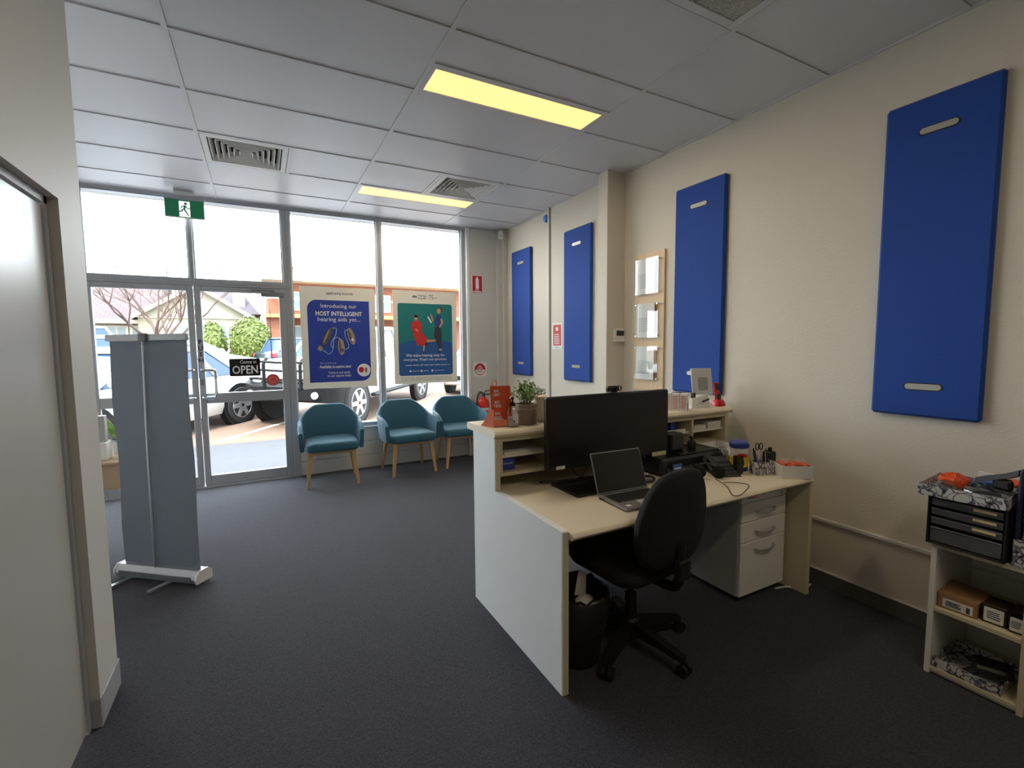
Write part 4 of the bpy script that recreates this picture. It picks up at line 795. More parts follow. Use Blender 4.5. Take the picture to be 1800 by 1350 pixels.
# pen pot
t = thing('pen_pot', 'leaf patterned pen pot on the desk', 'pen pot', (2.52, 1.665, DK)); F = Fr((2.53, 1.68, DK), (.96, -.28, 0), (.28, .96, 0)); mb = MB()
o = rrect(-.062, .062, -.035, .035, .004, 2); i_ = rrect(-.058, .058, -.031, .031, .003, 2)
mb.loft([[F(x, y, 0) for x, y in o], [F(x, y, .072) for x, y in o], [F(x, y, .072) for x, y in i_], [F(x, y, .006) for x, y in i_]]); mb.build('pot', 'leafb', t)
R = random.Random(8)
for k in range(7):
    x = -.045+.014*k; tx = R.uniform(-.02, .02); mb = MB(); mb.tube([F(x, 0, .01), F(x+tx, .01, R.uniform(.10, .15))], .0038, 8)
    pc, pl = (('black', 'leftmost black pen'), ('bluep', 'bright blue pen'), ('steel', 'left silver pen'), ('black', 'middle black pen'), ('navy', 'navy pen'), ('steel', 'right silver pen'), ('black', 'rightmost black pen'))[k]
    o = mb.build('pen', pc, lab=pl+' standing in the leaf patterned pen pot', cat='pen', grp='pens in the pen pot')
t = thing('scissors', 'scissors standing handle up in the pen pot', 'scissors', (2.53, 1.67, DK+.01)); mb = MB()
MB().box(2.527, 2.533, 1.684, 1.688, DK+.01, DK+.13).build('blade', 'steel', t)
for s_ in (-1, 1): mb.tube([F(-.015+s_*.013+.011*cos(a*2*pi/12), .014, .155+.02*sin(a*2*pi/12)) for a in range(12)], .003, 6, closed=True)
mb.build('handle', 'black', t); MB().tube([F(.0, .02, .01), F(.004, .02, .235)], .0012, 6).build('thin_rod', 'steel', t)
t = thing('black_holder', 'black file holder behind the pen pot', 'holder', (2.64, 1.71, DK)); mb = MB(); mb.box(2.615, 2.675, 1.69, 1.745, DK, DK+.11, .006); mb.build('body', 'black', t); MB().box(2.632, 2.65, 1.70, 1.72, DK+.11, DK+.135, .003).build('tab', 'black', t)
# box with orange pamphlets
t = thing('pamphlet_box', 'white cardboard box of orange pamphlets at the desk corner', 'box', (2.61, 1.56, DK)); F = Fr((2.618, 1.555, DK), (.83, -.56, 0), (.56, .83, 0))
hw, hh = .082, .05; o = rrect(-hw, hw, -hh, hh, .001, 1); i_ = rrect(-hw+.003, hw-.003, -hh+.003, hh-.003, .001, 1); mb = MB()
mb.loft([[F(x, y, 0) for x, y in o], [F(x, y, .07) for x, y in o], [F(x, y, .07) for x, y in i_], [F(x, y, .004) for x, y in i_]]); mb.build('tray', 'sheet', t)
R = random.Random(2)
for k in range(10): MB().fbox(F, -.072+.0145*k, -.062+.0145*k, -.042, .042, .004, .074+R.uniform(-.006, .008)).build('pamphlet', 'orange' if k % 4 else 'orangel', t)
for x in (-.035, .05): MB().poly(Fr(F(x, .03, .06), (.83, -.56, 0)), rrect(-.022, .022, 0, .035, .003), 0, .002).build('white_card', 'sheet', t)

# pedestal drawers
t = thing('drawer_pedestal', 'grey three-drawer pedestal under the right of the desk', 'cabinet', (2.48, 1.85, 0)); x0, x1, y0, y1 = 2.275, 2.672, 1.62, 2.20
MB().box(x0, x1, y0+.02, y1, .03, .60, .003).build('body', 'grayw', t); MB().box(x0-.001, x1+.001, y0, y0+.02, .565, .602, .002).build('top_rail', 'lam', t)
for za, zb in ((.455, .561), (.34, .451), (.035, .336)):
    d = MB().box(x0+.002, x1-.002, y0-.0, y0+.019, za, zb, .003).build('drawer', 'lam', t); zc = zb-.045 if zb < .34 else (za+zb)/2
    P = [(x0+.12, y0, zc), (x0+.13, y0-.018, zc-.004), (x0+.2, y0-.026, zc-.01), (x0+.27, y0-.018, zc-.004), (x0+.28, y0, zc)]; MB().tube(smoothpath(P, 3), .006, 8).build('handle', 'steel', d)
MB().tube([(x1-.05, y0-.004, .583), (x1-.05, y0, .583)], .009, 14).build('lock', 'steel', t); mb = MB()
for x in (x0+.05, x1-.05):
    for y in (y0+.08, y1-.06): mb.tube([(x-.01, y, .016), (x+.01, y, .016)], .0155, 12)
mb.build('castor', 'black', t)
t = thing('red_led_clock', 'tiny device with a red light under the worktop', 'device', (2.33, 1.60, .60)); MB().box(2.285, 2.36, 1.585, 1.619, .605, .632, .003).build('housing', 'black', t); MB().box(2.325, 2.352, 1.583, 1.585, .612, .625).build('display', 'led', t)
bpy.data.objects['red_led_clock'].name = 'led_device'
cable('white cable on the carpet below the pedestal', [(2.60, 1.62, .006), (2.68, 1.60, .006), (2.74, 1.54, .006), (2.83, 1.55, .006)], .005, 'white')
t = thing('power_box', 'black power box with a tan label under the desk', 'power box', (1.95, 2.2, .0)); MB().box(1.78, 2.12, 2.30, 2.368, .16, .24, .004).build('housing', 'black', t); MB().box(1.80, 1.88, 2.297, 2.30, .175, .215).build('label', 'tan', t)

# bin
t = thing('waste_bin', 'black waste bin with a crumpled liner under the left of the desk', 'bin', (1.235, 1.70, 0)); c = (1.235, 1.70, 0)
MB().lathe([(.10, 0), (.105, .005), (.135, .30), (.131, .30), (.10, .02)], c, 28).build('bin_body', 'black', t); R = random.Random(5); rings = []
for r, zz in ((.136, .16), (.142, .22), (.144, .28), (.142, .315), (.135, .33), (.12, .30), (.09, .24)):
    rings.append([(c[0]+(r+R.uniform(-.006, .008))*cos(j*2*pi/30), c[1]+(r+R.uniform(-.006, .008))*sin(j*2*pi/30), zz+R.uniform(-.015, .02)) for j in range(30)])
mb = MB(); mb.loft(rings, cap=False); mb.build('liner', 'bag', t, sharp=180)
mb = MB(); mb.ball((c[0]+.02, c[1]-.03, .27), (.05, .04, .03), 8, 5); mb.add([(c[0]+.0, c[1]+.02, .28), (c[0]+.05, c[1], .28), (c[0]+.06, c[1]+.01, .38), (c[0]+.03, c[1]+.03, .39)], [(0, 1, 2, 3)]); mb.build('rubbish', 'sheet', t)

# office chair ---------------------------------------------------------
cc = V((1.51, 1.645, 0)); f = V((-.10, .995, 0)).normalized(); rt = V((f.y, -f.x, 0))
t = thing('office_chair', 'black swivel office chair pushed up to the reception desk', 'chair', tuple(cc)); W_ = lambda a, b, z: tuple(cc+rt*a+f*b+V((0, 0, z)))
for k in range(5):
    a = radians(72*k)+math.atan2(-.27, .05); d = V((cos(a), sin(a), 0)); s_ = V((-d.y, d.x, 0)); mb = MB()
    mb.loft([[tuple(cc+d*r+s_*(sg*wd)+V((0, 0, zz))) for sg, zz in ((-1, z0), (1, z0), (1, z1), (-1, z1))] for r, wd, z0, z1 in ((.02, .03, .07, .13), (.15, .022, .07, .11), (.285, .016, .06, .085))]); L_ = mb.build('leg', 'black', t)
    p = cc+d*.285; mb = MB()
    for e in (-.016, .016): mb.tube([tuple(p+s_*(e-.008)+V((0, 0, .027))), tuple(p+s_*(e+.008)+V((0, 0, .027)))], .027, 14)
    mb.box(p.x-.008, p.x+.008, p.y-.008, p.y+.008, .03, .068); mb.build('castor', 'black', L_)
mb = MB(); mb.lathe([(.04, .06), (.04, .13), (.028, .14), (.028, .26), (.016, .27), (.016, .39)], cc, 18); mb.build('gas_lift', 'black', t)
mb = MB(); mb.T = Matrix(((rt.x, f.x, 0, cc.x), (rt.y, f.y, 0, cc.y), (0, 0, 1, 0), (0, 0, 0, 1))); mb.box(-.09, .09, -.13, .12, .375, .405, .006); mb.tube([(.08, -.02, .385), (.2, -.02, .38), (.25, -.02, .375)], .007, 8); mb.build('mechanism', 'black', t)
mb = MB(); mb.T = Matrix(((rt.x, f.x, 0, cc.x), (rt.y, f.y, 0, cc.y), (0, 0, 1, 0), (0, 0, 0, 1))); o = rrect(-.235, .235, -.2, .26, (.12, .12, .09, .09), 6)
mb.loft([[(x*k, y*k, z) for x, y in o] for k, z in ((.8, .40), (.95, .408), (1, .43), (.99, .455), (.93, .472), (.6, .476))]); mb.build('seat', 'blackf', t, sharp=60)
def backring(k, dz, thick):
    out = []
    for i in range(36):
        a = 2*pi*i/36; x = .218*math.copysign(abs(cos(a))**.58, cos(a)); zz = .215*math.copysign(abs(sin(a))**.62, sin(a))
        x *= (1-.26*max(0, zz)/.21); x *= k; zz *= k
        z = .70+zz; y = -.235-.10*(z-.52)+.55*x*x+thick+(.03 if zz < -.1 else 0)*0; out.append((x, y, z))
    return out
mb = MB(); mb.T = Matrix(((rt.x, f.x, 0, cc.x), (rt.y, f.y, 0, cc.y), (0, 0, 1, 0), (0, 0, 0, 1))); mb.loft([backring(.5, 0, -.028), backring(.93, 0, -.024), backring(1, 0, -.008), backring(1, 0, .012), backring(.93, 0, .035), backring(.5, 0, .04)]); mb.build('backrest', 'blackf', t, sharp=60)
mb = MB(); mb.T = Matrix(((rt.x, f.x, 0, cc.x), (rt.y, f.y, 0, cc.y), (0, 0, 1, 0), (0, 0, 0, 1)))
mb.tube(smoothpath([(0, -.08, .385), (0, -.2, .385), (0, -.262, .42), (0, -.275, .6)], 4), .022, 10); mb.box(-.035, .035, -.30, -.265, .44, .53, .006)
for k in range(4): mb.box(-.037, .037, -.302, -.30, .45+.018*k, .456+.018*k)
mb.build('back_support', 'black', t)

# ================================================================== STORAGE SHELF (right)
t = thing('cube_shelf', 'low white cube shelf against the right wall', 'shelf', (2.70, .4, 0)); x0, x1 = 2.51, 2.89
y1 = .885; ys_ = [y1, .598, .311, .024]; 
for y in ys_: MB().box(x0, x1, y-.02, y, .0, .562, .0015).build('upright', 'lamc' if y != y1 else 'lam', t)
for z in (.562,): MB().box(x0, x1, .004, y1, z, z+.02, .0015).build('top_board', 'lamc', t)
for k in range(3):
    for z in (.018, .285): MB().box(x0+.002, x1-.01, ys_[k+1]+.0005, ys_[k]-.0205, z, z+.018, .001).build('shelf_board', 'lamc', t)
    MB().box(x1-.009, x1-.003, ys_[k+1]+.0005, ys_[k]-.0205, .0, .56).build('back_board', 'lam', t)
    MB().box(x0+.02, x0+.03, ys_[k+1]+.0005, ys_[k]-.0205, 0, .017).build('plinth', 'lam', t)
zt = .5825
# drawer organiser
t = thing('desk_drawer_organiser', 'black mesh organiser with four drawers on the cube shelf', 'organiser', (2.63, .78, zt)); x0, x1, ya, yb = 2.49, 2.76, .655, .90; H_ = .215
mb = MB(); mb.box(x0, x1, ya, ya+.008, zt, zt+H_, .002); mb.box(x0, x1, yb-.008, yb, zt, zt+H_, .002); mb.box(x0, x1, ya, yb, zt+H_-.006, zt+H_, .002); mb.box(x0, x1, ya, yb, zt, zt+.008, .002); mb.box(x1-.006, x1, ya, yb, zt, zt+H_); mb.build('casing', 'black', t)
for za, zb in ((.168, .205), (.128, .165), (.088, .125), (.012, .083)):
    d = thing('drawer', loc=(x0, (ya+yb)/2, zt+za), parent=t); mb = MB(); mb.box(x0+.012, x1-.02, ya+.012, yb-.012, zt+za, zt+za+.003); mb.box(x0+.006, x0+.01, ya+.012, yb-.012, zt+za, zt+zb-.012, .001); mb.build('tray', 'smoke', d)
    MB().box(x0+.003, x0+.006, ya+.012, yb-.012, zt+zb-.014, zt+zb-.008, .001).build('front_lip', 'grayw' if 0 else 'alud', d)
    if za > .05: MB().box(x0+.0015, x0+.003, ya+.03, ya+.10, zt+za+.012, zt+za+.023, .0005).build('label', 'tan', d)
    MB().box(x0+.02, x1-.03, ya+.03, yb-.03, zt+za+.004, zt+za+.012).build('papers', 'grayw', d)
# leaf tray on top
zt2 = zt+H_+.001
t = thing('patterned_tray', 'leaf patterned box lid of supplies on the black organiser', 'tray', (2.60, .79, zt2)); F = Fr((2.60, .80, zt2), (.10, -1, 0), (1, .10, 0))
hx, hy = .135, .15; o = rrect(-hx, hx, -hy, hy, .002, 1); i_ = rrect(-hx+.003, hx-.003, -hy+.003, hy-.003, .002, 1); mb = MB()
mb.loft([[F(x, y, 0) for x, y in o], [F(x, y, .045) for x, y in o], [F(x, y, .045) for x, y in i_], [F(x, y, .004) for x, y in i_]]); mb.build('lid_tray', 'leafb', t)
def crump(name, c, r, mt, par, seed, n=12, lab=None, cat=None, k=7):
    R = random.Random(seed); mb = MB(); mb.ball(c, r, n, k); mb.v = [(p[0]+R.uniform(-.12, .12)*r[0], p[1]+R.uniform(-.12, .12)*r[1], max(c[2]-r[2], p[2]+R.uniform(-.38, .38)*r[2])) for p in mb.v]; return mb.build(name, mt, par, lab=lab, cat=cat, sharp=25)
crump('orange_packet', F(-.06, .03, .045), (.065, .05, .024), 'orange', None, 1, n=20, k=10, lab='crumpled orange packet in the patterned tray', cat='packet')
crump('clear_packet', F(-.07, -.07, .032), (.06, .045, .02), 'clear', None, 2, lab='clear plastic bag at the front left of the patterned tray', cat='packet')
crump('clear_packet', F(.03, -.04, .035), (.06, .05, .026), 'clear', None, 3, lab='clear plastic bag in the middle of the patterned tray', cat='packet')
MB().fbox(Fr(F(.03, .06, .03), (.2, -1, .1)), -.04, .05, 0, .03, -.03, .03, .004).build('blue_pack', 'lblue', lab='blue pack standing in the patterned tray', cat='packet')
MB().fbox(Fr(F(.05, .11, .03), (.2, -1, -.12)), -.05, .04, 0, .05, -.01, .01, .002).build('white_box', 'sheet', lab='slim white box at the back of the patterned tray', cat='box')
t = thing('tape_gun', 'black stapler lying across the patterned tray', 'stapler', F(.09, 0, .04)); Fq = Fr(F(.085, -.02, .052), (-.35, -1, .0), (0, 0, 1))
mb = MB(); mb.fbox(Fq, -.055, .07, -.012, .0, -.02, .02, .006); mb.build('base', 'black', t); 
mb = MB(); mb.loft([[Fq(a, b+h, c_) for h, c_ in ((-.012, -.016), (-.012, .016), (.01, .014), (.01, -.014))] for a, b in ((-.075, .018), (-.03, .038), (.03, .062), (.07, .085))]); mb.build('arm', 'darkg', t); MB().fbox(Fq, -.02, .045, .0, .045, -.013, .013, .008).build('body', 'black', t)
t.name = 'stapler'
t = thing('orange_note_pack', 'orange and white pack at the right of the patterned tray', 'packet', (2.68, .69, zt2)); MB().fbox(F, .085, .128, .03, .13, .005, .055, .003).build('pack', 'sheet', t); MB().fbox(F, .085, .128, .03, .13, .055, .068, .003).build('orange_band', 'orange', t)
# magazine file, patterned box
t = thing('patterned_box', 'leaf patterned open box holding the navy file at the right edge', 'box', (2.62, .57, zt)); mb = MB()
F = Fr((2.62, .57, zt), (0, -1, 0), (1, 0, 0)); o = rrect(-.07, .07, -.115, .12, .002, 1); i_ = rrect(-.067, .067, -.112, .117, .002, 1)
mb.loft([[F(x, y, 0) for x, y in o], [F(x, y, .105) for x, y in o], [F(x, y, .105) for x, y in i_], [F(x, y, .004) for x, y in i_]]); mb.build('box_body', 'leafb', t)
t = thing('magazine_file', 'navy file holder standing in the patterned box at the right edge', 'file holder', (2.63, .6, zt+.005))
Fm = lambda a, b, c: (a, .634-c, b); z9 = zt+.006; pf = [(2.515, z9), (2.73, z9), (2.73, zt+.37), (2.535, zt+.37), (2.515, zt+.34)]
mb = MB(); mb.poly(Fm, pf, 0, .003); mb.poly(Fm, pf, .112, .115); mb.box(2.515, 2.73, .519, .634, z9, z9+.003); mb.box(2.727, 2.73, .519, .634, z9, zt+.37); mb.build('file_body', 'navy', t)
MB().tube(smoothpath([(2.515, .632, z9), (2.514, .632, zt+.33), (2.525, .625, zt+.37), (2.535, .58, zt+.372)], 3), .007, 8).build('edge_trim', 'navy', t)
paper_stack(2.53, 2.72, .53, .622, z9+.005, .30, 'grey folders filling the navy file holder', mt='grayw')
# middle row
zm = .3035
t = thing('cardboard_box', 'brown cardboard box with a white label on the middle shelf', 'box', (2.62, .80, zm)); F = Fr((2.53, .797, zm), (.06, -1, 0)); mb = MB(); mb.fbox(F, -.062, .062, 0, .062, -.16, -.004, .002); mb.build('carton', 'card', t); MB().rect(F, -.045, .05, .008, .045, -.004, -.002).build('label', 'sheet', t); lines('print', F, -.035, .015, .014, .04, 4, 'inkd', t, -.0012); MB().rect(F, .03, .042, .012, .036, -.002, -.001).build('barcode', 'inkd', t)
mb = MB(); mb.loft([[F(-.064, .062, -.005), F(.064, .062, -.005), F(.064, .065, -.005), F(-.064, .065, -.005)], [F(-.058, .078, -.15), F(.075, .066, -.15), F(.075, .069, -.15), F(-.058, .081, -.15)]]); mb.build('open_flap', 'card', t)
for k, (yy, zz) in enumerate(((.688, 0),)):
    t = thing('dark_box', 'small dark box with a white label beside the cardboard box', 'box', (2.6, yy, zm)); F = Fr((2.55, yy, zm), (.05, -1, 0)); MB().fbox(F, -.037, .037, 0, .078, -.10, -.001, .003).build('carton', 'brownb', t); MB().poly(F, rrect(-.03, .028, .008, .066, .004), -.001, .0008).build('label', 'sheet', t); lines('print', F, -.02, .02, .02, .055, 4, 'inkd', t, .0015, seed=4)
t = thing('dark_box', 'dark box with a white label at the right picture edge', 'box', (2.6, .62, zm)); F = Fr((2.545, .628, zm), (.05, -1, 0)); MB().fbox(F, -.018, .024, 0, .085, -.10, -.001, .003).build('carton', 'blackg', t); MB().poly(F, rrect(-.013, .022, .008, .062, .004), -.001, .0008).build('label', 'sheet', t); lines('print', F, -.009, .018, .02, .05, 4, 'inkd', t, .0015, seed=6)
# bottom row
zb_ = .0365
t = thing('leaf_patterned_tray', 'leaf patterned open box on the bottom shelf', 'tray', (2.63, .76, zb_)); F = Fr((2.64, .752, zb_), (.0, -1, 0), (1, 0, 0)); hx, hy = .108, .125; o = rrect(-hx, hx, -hy, hy, .002, 1); i_ = rrect(-hx+.003, hx-.003, -hy+.003, hy-.003, .002, 1); mb = MB()
mb.loft([[F(x, y, 0) for x, y in o], [F(x, y, .04) for x, y in o], [F(x, y, .04) for x, y in i_], [F(x, y, .004) for x, y in i_]]); mb.build('lid_tray', 'leafb', t)
t = thing('black_case', 'small black zip case resting in the bottom patterned tray', 'case', (2.64, .71, .06)); Fq = Fr((2.62, .70, .088), (.45, -1, 0), (1, .45, .06)); MB().fbox(Fq, -.06, .06, -.045, .05, -.018, .018, .01).build('case_body', 'black', t); MB().fbox(Fq, -.061, .061, -.046, .051, -.001, .001).build('zip_line', 'darkg', t)
crump('crumpled_packet', (2.61, .74, .055), (.035, .03, .014), 'clear', None, 9, lab='crumpled clear wrapper in the bottom patterned tray', cat='packet')

# ================================================================== OUTSIDE
def gz(y): return -.03+.042*max(0, min(y, 18.2)-7.5)
def ground(name, ys, x0, x1, mt, dz=0):
    mb = MB(); mb.loft([[(x0, y, gz(y)+dz), (x1, y, gz(y)+dz), (x1, y, gz(y)-.3), (x0, y, gz(y)-.3)] for y in ys]); return ST(name, mb, mt, sharp=20)
ground('footpath', [YF+.1, 7.5, 8.15], -30, 40, 'conc')
ground('road', [8.16, 18.2, 60], -60, 70, 'asph', -.015)
rd = bpy.data.objects['road']
h1 = V((-.63, -.775, 0))
for i in range(-2, 5):
    mb = MB(); p = V((-.85+2.95*i+.2, 8.45, 0)); q = p-h1*5.2; s_ = V((.775, -.63, 0))*.05
    mb.loft([[(a.x-s_.x, a.y-s_.y, gz(a.y)-.012), (a.x+s_.x, a.y+s_.y, gz(a.y)-.012), (a.x+s_.x, a.y+s_.y, gz(a.y)-.02), (a.x-s_.x, a.y-s_.y, gz(a.y)-.02)] for a in (p, q)]); mb.build('parking_line', 'line', rd)
# parapet and outer walls (own building)
ST('wall_outer', MB().box(XL-3, XL-.1, YF-.02, YF+.14, -.1, 3.7).box(XR+.12, XR+4, YF-.02, YF+.14, -.1, 3.7), 'ext')

def car(lab, loc, th, paint, L=4.5, W=1.8, H=1.6, zb=.24, belt=.95, hood=.88, nose=.9, tailo=.9, base=2.7, cab=(-1.9, .95, -1.6, .2), r=.33, rear='hatch', front='std', s=1.0):
    t = thing('car', lab, 'car', (0, 0, 0)); hw = W/2; xf, xr = base/2, -base/2; x1 = xf+nose; x0 = xr-tailo
    deck = belt if rear != 'sedan' else belt-.04
    def sec(x, a, b, k, m_=1): return [(x, -k*.93, a), (x, -k, a+.12), (x, -k, b-.2), (x, -k*.965, b-.06), (x, -k*.86, b), (x, k*.86, b), (x, k*.965, b-.06), (x, k, b-.2), (x, k, a+.12), (x, k*.93, a)]
    st = [(x0, zb+.15, deck-.12, hw*.80), (x0+.08, zb+.05, deck-.03, hw*.92), (x0+.4, zb, deck, hw*.99), (0, zb-.02, belt, hw), (cab[1]-.05, zb, belt-.01, hw), (xf+.2, zb, hood-.02, hw*.98), (x1-.3, zb+.02, hood-.1, hw*.94), (x1-.06, zb+.06, hood-.22, hw*.86), (x1, zb+.12, hood-.32, hw*.76)]
    mb = MB(); mb.loft([sec(*q) for q in st]); mb.build('body', paint, t, sharp=50)
    b0, b1, t0, t1 = cab; kb, kt = hw*.90, hw*.70
    def cabring(z, xa, xb, k): return [(xa, -k, z), (xb, -k, z), (xb, k, z), (xa, k, z)]
    mb = MB(); mb.loft([cabring(belt-.03, b0, b1, kb), cabring(H-.06, t0, t1, kt)]); mb.build('windows', 'cglass', t, sharp=20)
    mb = MB(); o = rrect(t0-.06, t1+.08, -kt-.03, kt+.03, .12, 4); mb.loft([[(x, y, z) for x, y in [((p[0]-(t0+t1)/2)*k+(t0+t1)/2, p[1]*k) for p in o]] for k, z in ((1, H-.075), (1, H-.05), (.93, H-.015), (.6, H))]); mb.build('roof', paint, t, sharp=60)
    mb = MB()
    for s_ in (-1, 1):
        for xa, xb in ((b1, t1), (b0, t0), ((b0+b1)/2+.1, (t0+t1)/2+.15), (b0+(b1-b0)*.22, t0+(t1-t0)*.2)):
            mb.tube([(xa, s_*(kb+.005), belt-.03), (xb, s_*(kt+.01), H-.05)], [.04, .035], 6)
    mb.build('pillars', paint, t)
    for s_ in (-1, 1):
        for x in (xf, xr):
            mb = MB(); mb.tube([(x, s_*(hw-.12), r), (x, s_*(hw+.003), r)], r+.075, 24); mb.build('wheel_arch', 'cark', t)
            mb = MB(); mb.loft([[(x+q*cos(a*pi/14), s_*y, r+q*sin(a*pi/14)) for a in range(28)] for q, y in ((r*.7, hw-.16), (r*.97, hw-.15), (r, hw-.12), (r, hw+.0), (r*.96, hw+.02), (r*.70, hw+.02))]); wh = mb.build('wheel', 'tyre', t)
            mb = MB(); mb.loft([[(x+q*cos(a*pi/14), s_*y, r+q*sin(a*pi/14)) for a in range(28)] for q, y in ((r*.70, hw+.022), (r*.66, hw+.024), (r*.62, hw-.0))], cap=False)
            for k in range(6):
                a = k*pi/3; d = V((cos(a), 0, sin(a))); e = V((-sin(a), 0, cos(a))); c0 = V((x, s_*(hw+.032), r)); 
                mb.add([tuple(c0+d*.03+e*.045), tuple(c0+d*.03-e*.045), tuple(c0+d*r*.66-e*.035), tuple(c0+d*r*.66+e*.035), tuple(c0+d*.03+e*.045+V((0, -s_*.03, 0))), tuple(c0+d*.03-e*.045+V((0, -s_*.03, 0))), tuple(c0+d*r*.66-e*.035+V((0, -s_*.03, 0))), tuple(c0+d*r*.66+e*.035+V((0, -s_*.03, 0)))], [(0, 1, 2, 3), (4, 7, 6, 5), (0, 3, 7, 4), (1, 5, 6, 2), (3, 2, 6, 7)])
            mb.build('alloy_rim', 'rim', wh)
        MB().box(b1-.25, b1-.12, s_*(hw-.02), s_*(hw+.15), belt+.0, belt+.12, .03).build('side_mirror', paint, t)
        MB().box(x0+.02, x0+.28, s_*(hw*.62), s_*(hw*.955), deck-.28, deck-.10, .02).build('tail_lamp', 'tail', t)
        MB().box(x1-.32, x1-.05, s_*(hw*.55), s_*(hw*.92), hood-.36, hood-.22, .03).build('head_lamp', 'lampc', t)
        for dz in (b0+.25*(b1-b0)*0+.1,): MB().box(-.1, .04, s_*(hw-.0), s_*(hw+.018), belt-.2, belt-.17, .006).build('door_handle', paint, t)
        MB().box((b0+b1)/2-.0, (b0+b1)/2+.012, s_*(hw-.004), s_*(hw+.002), zb+.12, belt-.1).build('door_gap', 'cark', t)
    MB().box(x0-.02, x0+.01, -.26, .26, zb+.3, zb+.42, .005).build('number_plate', 'lampc', t)
    MB().box(x0-.0, x0+.3, -hw*.86, hw*.86, zb+.0, zb+.16, .03).build('bumper', 'cark' if paint != 'carw' else paint, t)
    MB().box(x1-.12, x1+.015, -hw*.6, hw*.6, zb+.18, hood-.34, .03).build('grille', 'cark', t)
    if front == 'bull':
        mb = MB(); mb.loft([[(x, -k, a), (x, k, a), (x, k, b), (x, -k, b)] for x, k, a, b in ((x1-.55, hw*1.0, zb+.02, zb+.38), (x1-.15, hw*.99, zb+.02, zb+.40), (x1+.08, hw*.85, zb+.06, zb+.36), (x1+.16, hw*.6, zb+.10, zb+.32))]); mb.build('bull_bar_base', 'cark', t, sharp=50); mb = MB()
        for y in (-.35, .35): mb.tube([(x1+.16, y, zb+.3), (x1+.16, y, hood-.05), (x1+.08, y, hood+.04)], .03, 10)
        for zz in (.45, .6, .74): mb.tube(smoothpath([(x1-.25, -hw*.9, zb+zz*.8), (x1+.1, -hw*.7, zb+zz), (x1+.16, 0, zb+zz), (x1+.1, hw*.7, zb+zz), (x1-.25, hw*.9, zb+zz*.8)], 4), .022, 8)
        mb.build('bull_bar', 'cark', t)
        for s_ in (-1, 1): MB().tube([(x1+.17, s_*.62, zb+.2), (x1+.2, s_*.62, zb+.2)], .06, 14).build('fog_lamp', 'lampc', t)
        MB().box(x1+.18, x1+.2, -.19, .19, zb+.12, zb+.24, .004).build('number_plate', 'lampc', t)
        mb = MB()
        for s_ in (-1, 1): mb.box(xr+.5, xf-.5, s_*(hw-.02), s_*(hw+.1), zb+.02, zb+.08, .02)
        mb.build('side_step', 'cark', t)
        MB().tube([(x1-.5, -hw*.75, hood), (x1-.52, -hw*.76, hood+.9)], [.012, .005], 6).build('aerial', 'cark', t)
    t.location = loc; t.rotation_euler = (0, radians(-2.4) if loc[1] < 18 else 0, th); t.scale = (s, s, s)
    # pitch with the sloping street
    n = V((0, -.042, 1)).normalized() if loc[1] < 18 else V((0, 0, 1)); fx = V((cos(th), sin(th), 0)); fx = (fx-n*fx.dot(n)).normalized(); sy = n.cross(fx)
    t.rotation_euler = Matrix(((fx.x, sy.x, n.x), (fx.y, sy.y, n.y), (fx.z, sy.z, n.z))).to_euler()
    return t
def place(ax, ay): return (ax, ay, gz(ay)-.012)
th = math.atan2(-.775, -.63)
car('white utility vehicle with a black bull bar parked nose-in behind the blue poster', place(1.80, 10.78), th, 'carw', L=5.2, W=1.86, H=1.78, zb=.42, belt=1.18, hood=1.18, base=3.07, nose=.68, cab=(-1.0, 1.0, -.8, .45), r=.385, front='bull', tailo=1.1)
car('white sedan parked outside the glass entrance doors', place(-1.88, 9.5), th, 'carw', H=1.42, belt=.93, hood=.9, base=2.65, cab=(-1.45, 1.15, -.85, .35), rear='sedan', tailo=1.0, W=1.78)
car('dark blue four-wheel drive across the street seen from behind', (1.75, 21.9, gz(21.9)-.012), radians(28), 'carn', H=1.70, belt=1.06, hood=1.0, base=2.8, r=.37, zb=.3, s=.84)
car('silver station wagon parked in the middle of the street view', (-2.05, 15.2, gz(15.2)-.012), radians(-6), 'cars', H=1.50, belt=.98, hood=.9, base=2.75, cab=(-2.1, 1.15, -1.9, .25), W=1.78)
car('silver four-wheel drive at the far left of the entrance glass', (-5.6, 17.5, gz(17.5)-.012), radians(200), 'cars', H=1.72, belt=1.05, hood=1.0, base=2.7, r=.37, zb=.3)
car('white hatchback parked at the right edge of the shop window', place(6.1, 12.85), th, 'carw', H=1.5, belt=.95, hood=.9, base=2.5, cab=(-1.7, 1.0, -1.4, .25))
car('black four-wheel drive parked behind the bull bar', (4.6, 20.3, gz(20.3)-.012), radians(205), 'carn', H=1.7, belt=1.05, hood=1.0, base=2.7, r=.37, zb=.3, s=.84)

# cream house ---------------------------------------------------------
gy = .42
t = thing('house', 'cream house with a pinkish tiled roof and a front gable across the street', 'house', (-3, 26, gy))
MB().box(-12, -4.5, 26, 32, gy, 2.75).build('wall', 'hcream', t); MB().box(-4.5, -.35, 25, 32, gy, 2.8).build('wall', 'hcream', t)
mb = MB(); mb.add([(-13, 25.3, 2.62), (-3.9, 25.3, 2.62), (-3.9, 29, 5.0), (-13, 29, 5.0), (-13, 33, 2.62), (-3.9, 33, 2.62), (-13, 25.3, 2.52), (-3.9, 25.3, 2.52)], [(0, 1, 2, 3), (3, 2, 5, 4), (0, 6, 7, 1), (0, 3, 4), (1, 5, 2)]); mb.build('roof', 'roof', t)
mb = MB(); mb.poly(lambda a, b, c: (a, 25-c, b), [(-4.5, 2.8), (-.35, 2.8), (-2.35, 4.05)], 0, .1); mb.build('gable', 'hcream', t)
